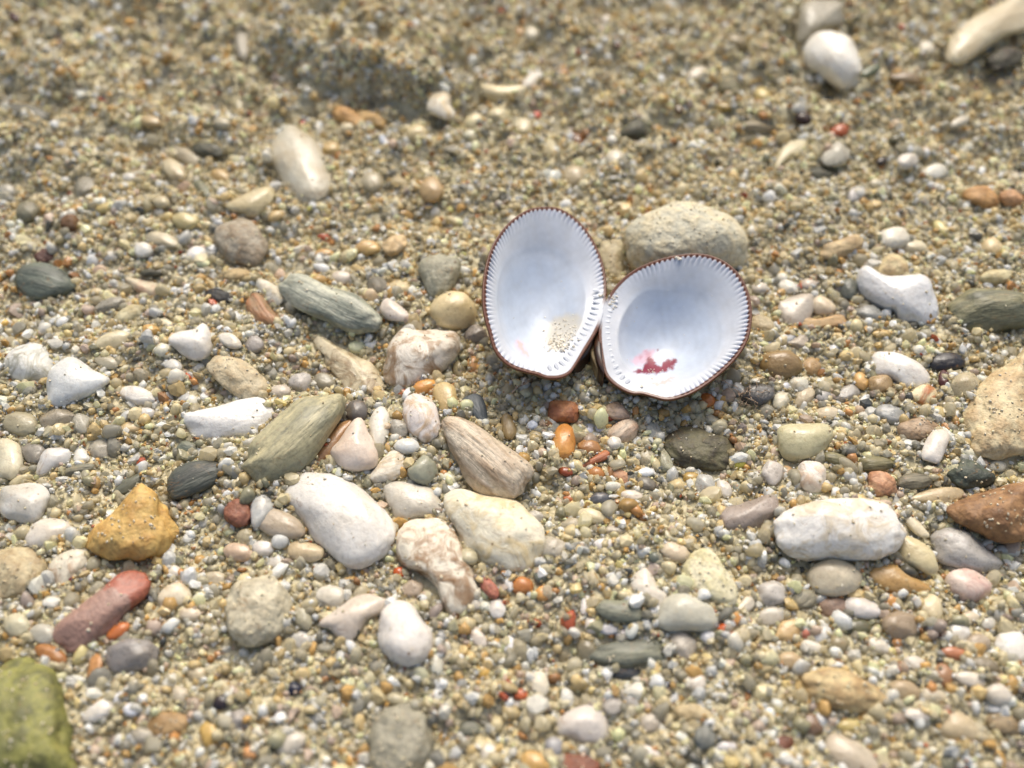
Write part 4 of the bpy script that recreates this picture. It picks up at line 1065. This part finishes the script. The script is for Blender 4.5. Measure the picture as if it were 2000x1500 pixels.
OCTA = (np.array([(1, 0, 0), (-1, 0, 0), (0, 1, 0), (0, -1, 0), (0, 0, 1), (0, 0, -1)], float),
        np.array([(0, 2, 4), (2, 1, 4), (1, 3, 4), (3, 0, 4), (2, 0, 5), (1, 2, 5), (3, 1, 5), (0, 3, 5)]))

def grain_mesh(name, P, rad, tone, sub, seed, rough=0.28, flat=0.45):
    r = np.random.default_rng(seed)
    U, Fc = OCTA if sub < 0 else ICO[sub]
    n, m = len(P), len(U)
    q = r.normal(size=(n, 4))
    q /= np.linalg.norm(q, axis=1)[:, None]
    a, b, c, d = q.T
    Rm = np.stack([1 - 2 * (c * c + d * d), 2 * (b * c - a * d), 2 * (b * d + a * c), 2 * (b * c + a * d), 1 - 2 * (b * b + d * d), 2 * (c * d - a * b),
                   2 * (b * d - a * c), 2 * (c * d + a * b), 1 - 2 * (b * b + c * c)], 1).reshape(n, 3, 3)
    sc = 1 + r.uniform(-flat, flat, (n, 1, 3))
    V = U[None] * sc
    if m < 20:
        V = V * (1 + r.uniform(-rough, rough, (n, m, 1)))
    else:
        for _ in range(7):                              # chip flat faces off the bigger grains
            dd = r.normal(size=(n, 1, 3))
            dd /= np.linalg.norm(dd, axis=2, keepdims=True)
            over = np.maximum((V * dd).sum(2, keepdims=True) - r.uniform(0.45, 0.85, (n, 1, 1)), 0)
            V = V - 0.85 * over * dd
    V = np.einsum('nij,nmj->nmi', Rm, V) * rad[:, None, None] + P[:, None]
    Fa = (Fc[None] + (np.arange(n) * m)[:, None, None]).reshape(-1, 3)
    me = mesh_from(name, V.reshape(-1, 3), Fa)
    me.polygons.foreach_set('use_smooth', np.repeat(r.random(n) > 0.55, len(Fc)))     # some grains broken, some worn
    vcol(me, 'tone', np.repeat(tone, m, 0))
    o = link(name, me, SAND)
    o['kind'] = 'stuff'
    return o

def scatter(name, n, r_lo, r_hi, sub, seed, lift, label, power=2.0):
    x, y = in_view_xy(n, seed)
    r = np.random.default_rng(seed + 1)
    rad = (r_lo + (r_hi - r_lo) * r.random(len(x)) ** power) * MM
    z = height(x, y) + rad * r.uniform(*lift, len(x))
    P = np.stack([x, y, z], 1)
    k = clear_of_things(P, rad) & (r.random(len(x)) < np.interp(y, [0.0, 0.06], [1.0, 0.35]))
    o = grain_mesh(name, P[k], rad[k], grain_tones(y[k], seed + 2, 0.35), sub, seed + 3)
    o['label'] = label
    o['category'] = 'sand'
    return o

scatter('coarse_sand', 13500, 0.58, 1.35, 1, 21, (-0.35, 0.5), 'coarse rounded grit of many colours among the sand', 2.4)
FINE_N = 54000
x, y = in_view_xy(FINE_N, 31)
r_ = np.random.default_rng(32)
rad = (0.29 + 0.42 * r_.random(len(x)) ** 1.5) * MM
nx = 3400                                              # the crumbly face of the ledge carries more grains
lx = r_.uniform(LEDGE[0, 0] - 0.005, LEDGE[-1, 0] + 0.005, nx)
x = np.concatenate([x, lx])
y = np.concatenate([y, np.interp(lx, LEDGE[:, 0], LEDGE[:, 1]) + r_.uniform(-0.002, 0.007, nx)])
rad = np.concatenate([rad, r_.uniform(0.3, 0.6, nx) * MM])
z = height(x, y) + rad * r_.uniform(-0.3, 1.0, len(x))
P = np.stack([x, y, z], 1)
kf = clear_of_things(P, rad)
P, rad = P[kf], rad[kf]
if TOPS:                                               # stray grains lying on the stones
    T = np.concatenate(TOPS)
    P = np.concatenate([P, T + (0, 0, 0.00006)])
    rad = np.concatenate([rad, r_.uniform(0.07, 0.20, len(T)) * MM])
tn_ = grain_tones(P[:, 1], 33)
if TOPS:
    tn_[-len(T):, :3] = tn_[-len(T):, :3] * 0.3 + lin((210, 196, 164)) * 0.7
    tn_[-len(T):, 3] = 0.03
fs = grain_mesh('fine_sand', P, rad, tn_, 0, 34)
fs['label'] = 'fine cream and tan sand grains between the pebbles'
fs['category'] = 'sand'

# the finest sand: fills the gaps, banks up round every stone and dusts the rough ones
x, y = in_view_xy(58000, 51)
r_ = np.random.default_rng(52)
rad = r_.uniform(0.16, 0.30, len(x)) * MM
P = np.stack([x, y, height(x, y) + 0.22 * MM + rad * r_.uniform(0.0, 1.6, len(x))], 1)
bank = []
for c, R, (a, b, h) in STONES:
    nb = int((a + b) / MM * 9)
    th = r_.uniform(0, 2 * math.pi, nb)
    rr = 0.93 + np.abs(r_.normal(0, 0.10, nb))
    q = np.stack([a * rr * np.cos(th), b * rr * np.sin(th), np.zeros(nb)], 1) @ R.T + c
    q[:, 2] = height(q[:, 0], q[:, 1]) + r_.random(nb) ** 2 * np.minimum(0.55 * h, 1.3 * MM) * np.clip(1.35 - rr, 0, 1) * 2.4
    bank.append(q)
bank = np.concatenate(bank)
P = np.concatenate([P, bank])
rad = np.concatenate([rad, r_.uniform(0.15, 0.34, len(bank)) * MM])
k = clear_of_things(P, rad)
P, rad = P[k], rad[k]
sl = grain_mesh('silty_sand', P, rad, grain_tones(P[:, 1], 53), -1, 54)
sl['label'] = 'finest pale sand filling the gaps and banked against stones'
sl['category'] = 'sand'

# pebbles too small to pick out singly
Vs, Fs, Ts, base = [], [], [], 0
for i in leftover:
    V, Fc, c3, yaw, A, dims = shape_pebble(PEBBLES[i], 1000 + 17 * i, 2)
    R = np.array([[math.cos(yaw), -math.sin(yaw), 0], [math.sin(yaw), math.cos(yaw), 0], [0, 0, 1]])
    Vs.append(V @ R.T + c3)
    Fs.append(Fc + base)
    base += len(V)
    Ts.append(np.tile(np.append(lin(PEBBLES[i]['c']), 0.08), (len(V), 1)))
if Vs:
    me = mesh_from('small_pebbles', np.concatenate(Vs), np.concatenate(Fs))
    vcol(me, 'tone', np.concatenate(Ts))
    o = link('small_pebbles', me, SAND)
    o['kind'] = 'stuff'
    o['label'] = 'tiny pebbles mixed into the coarse sand'
    o['category'] = 'gravel'

# a pinch of sand inside the narrow valve and single grains in both
spots, rads, tones = [], [], []
r_ = np.random.default_rng(44)
def drop(vi, cx, cy, sx, sy, n, lo, hi):
    px, P3 = INNER[vi]
    for _ in range(n):
        q = S2P([cx + r_.normal() * sx, cy + r_.normal() * sy])[0]
        j = np.argmin(((px - q) ** 2).sum(1))
        rr = r_.uniform(lo, hi) * MM
        spots.append(P3[j] + (0, 0, rr * 0.25))
        rads.append(rr)
drop(0, 665, 900, 50, 55, 80, 0.07, 0.18)
drop(0, 640, 985, 38, 20, 60, 0.08, 0.24)
drop(0, 540, 890, 3, 3, 1, 0.24, 0.26)
drop(0, 500, 600, 200, 260, 9, 0.05, 0.09)
drop(1, 1180, 1245, 4, 4, 2, 0.22, 0.26)
drop(1, 1250, 1205, 4, 4, 1, 0.20, 0.22)
drop(1, 1250, 1150, 40, 10, 12, 0.08, 0.16)
drop(1, 1300, 900, 220, 250, 16, 0.05, 0.09)
drop(1, 1410, 420, 8, 4, 4, 0.2, 0.35)
drop(1, 985, 700, 22, 26, 26, 0.1, 0.24)
drop(0, 925, 660, 10, 10, 5, 0.15, 0.3)
spots, rads = np.array(spots), np.array(rads)
tn = grain_tones(np.full(len(spots), 0.03), 45)
tn[:, :3] = tn[:, :3] * 0.12 + lin((230, 222, 204)) * 0.88
tn[:, 3] = 0.03
si = grain_mesh('sand_in_shell', spots, rads, tn, 0, 46)
si['label'] = 'pinch of tan sand grains lying inside the white shell'
si['category'] = 'sand'

# ------------------------------------------------------------------ thin plant fibres caught in the sand
FIB = dark_material('fibre', (150, 122, 96), (206, 186, 160), 800.0, 0.6)
def fibre(paths, label, rad, up):
    """a wisp of thin strands: one continuous tangle"""
    Vv, Ff, base = [], [], 0
    for k, pts in enumerate(paths):
        q = np.array(pts, float)
        t = np.linspace(0, len(q) - 1, 8 * (len(q) - 1) + 1)
        q = np.stack([np.interp(t, np.arange(len(q)), q[:, c]) for c in (0, 1)], 1)
        q += np.stack([sines(t[:, None], 2.0, 90 + k), sines(t[:, None], 1.7, 95 + k)], 1) * 1.5
        P = []
        for j, (a, b) in enumerate(q):
            g = at(a, b)
            P.append(at(a, b, h1(g[0], g[1]) + (up + 0.5 * math.sin(j * 0.7 + k)) * MM))
        P = np.array(P)
        for j, c in enumerate(P):
            d = P[min(j + 1, len(P) - 1)] - P[max(j - 1, 0)]
            d /= np.linalg.norm(d) + 1e-12
            s1 = np.cross(d, (0, 0, 1.0))
            s1 /= np.linalg.norm(s1) + 1e-12
            s2 = np.cross(d, s1)
            for m in range(5):
                an = 2 * math.pi * m / 5
                Vv.append(c + rad * (s1 * math.cos(an) + s2 * math.sin(an)))
        for j in range(len(P) - 1):
            for m in range(5):
                a0, a1 = base + j * 5 + m, base + j * 5 + (m + 1) % 5
                Ff.append((a0, a1, a1 + 5, a0 + 5))
        base += len(P) * 5
    o = link('plant_fibre', mesh_from('plant_fibre', Vv, Ff), FIB)
    o['label'] = label
    o['category'] = 'fibre'
    return o
fibre([[(1000, 766), (1020, 752), (1045, 737)], [(1022, 751), (1030, 741), (1040, 742)], [(1012, 757), (1006, 752)]], 'pale branching plant fibre caught under the narrow valve', 0.00012, 1.6)
rf = random.Random(5)
tuft = []
for k in range(16):
    a = rf.uniform(0, 6.28)
    cx, cy = 1462 + rf.uniform(-22, 22), 772 + rf.uniform(-16, 16)
    tuft.append([(cx, cy), (cx + 14 * math.cos(a), cy + 10 * math.sin(a)), (cx + 30 * math.cos(a + rf.uniform(-.7, .7)), cy + 22 * math.sin(a + rf.uniform(-.7, .7)))])
fibre(tuft, 'tuft of thin pale tangled fibres beside the rounder valve', 0.00005, 1.6)
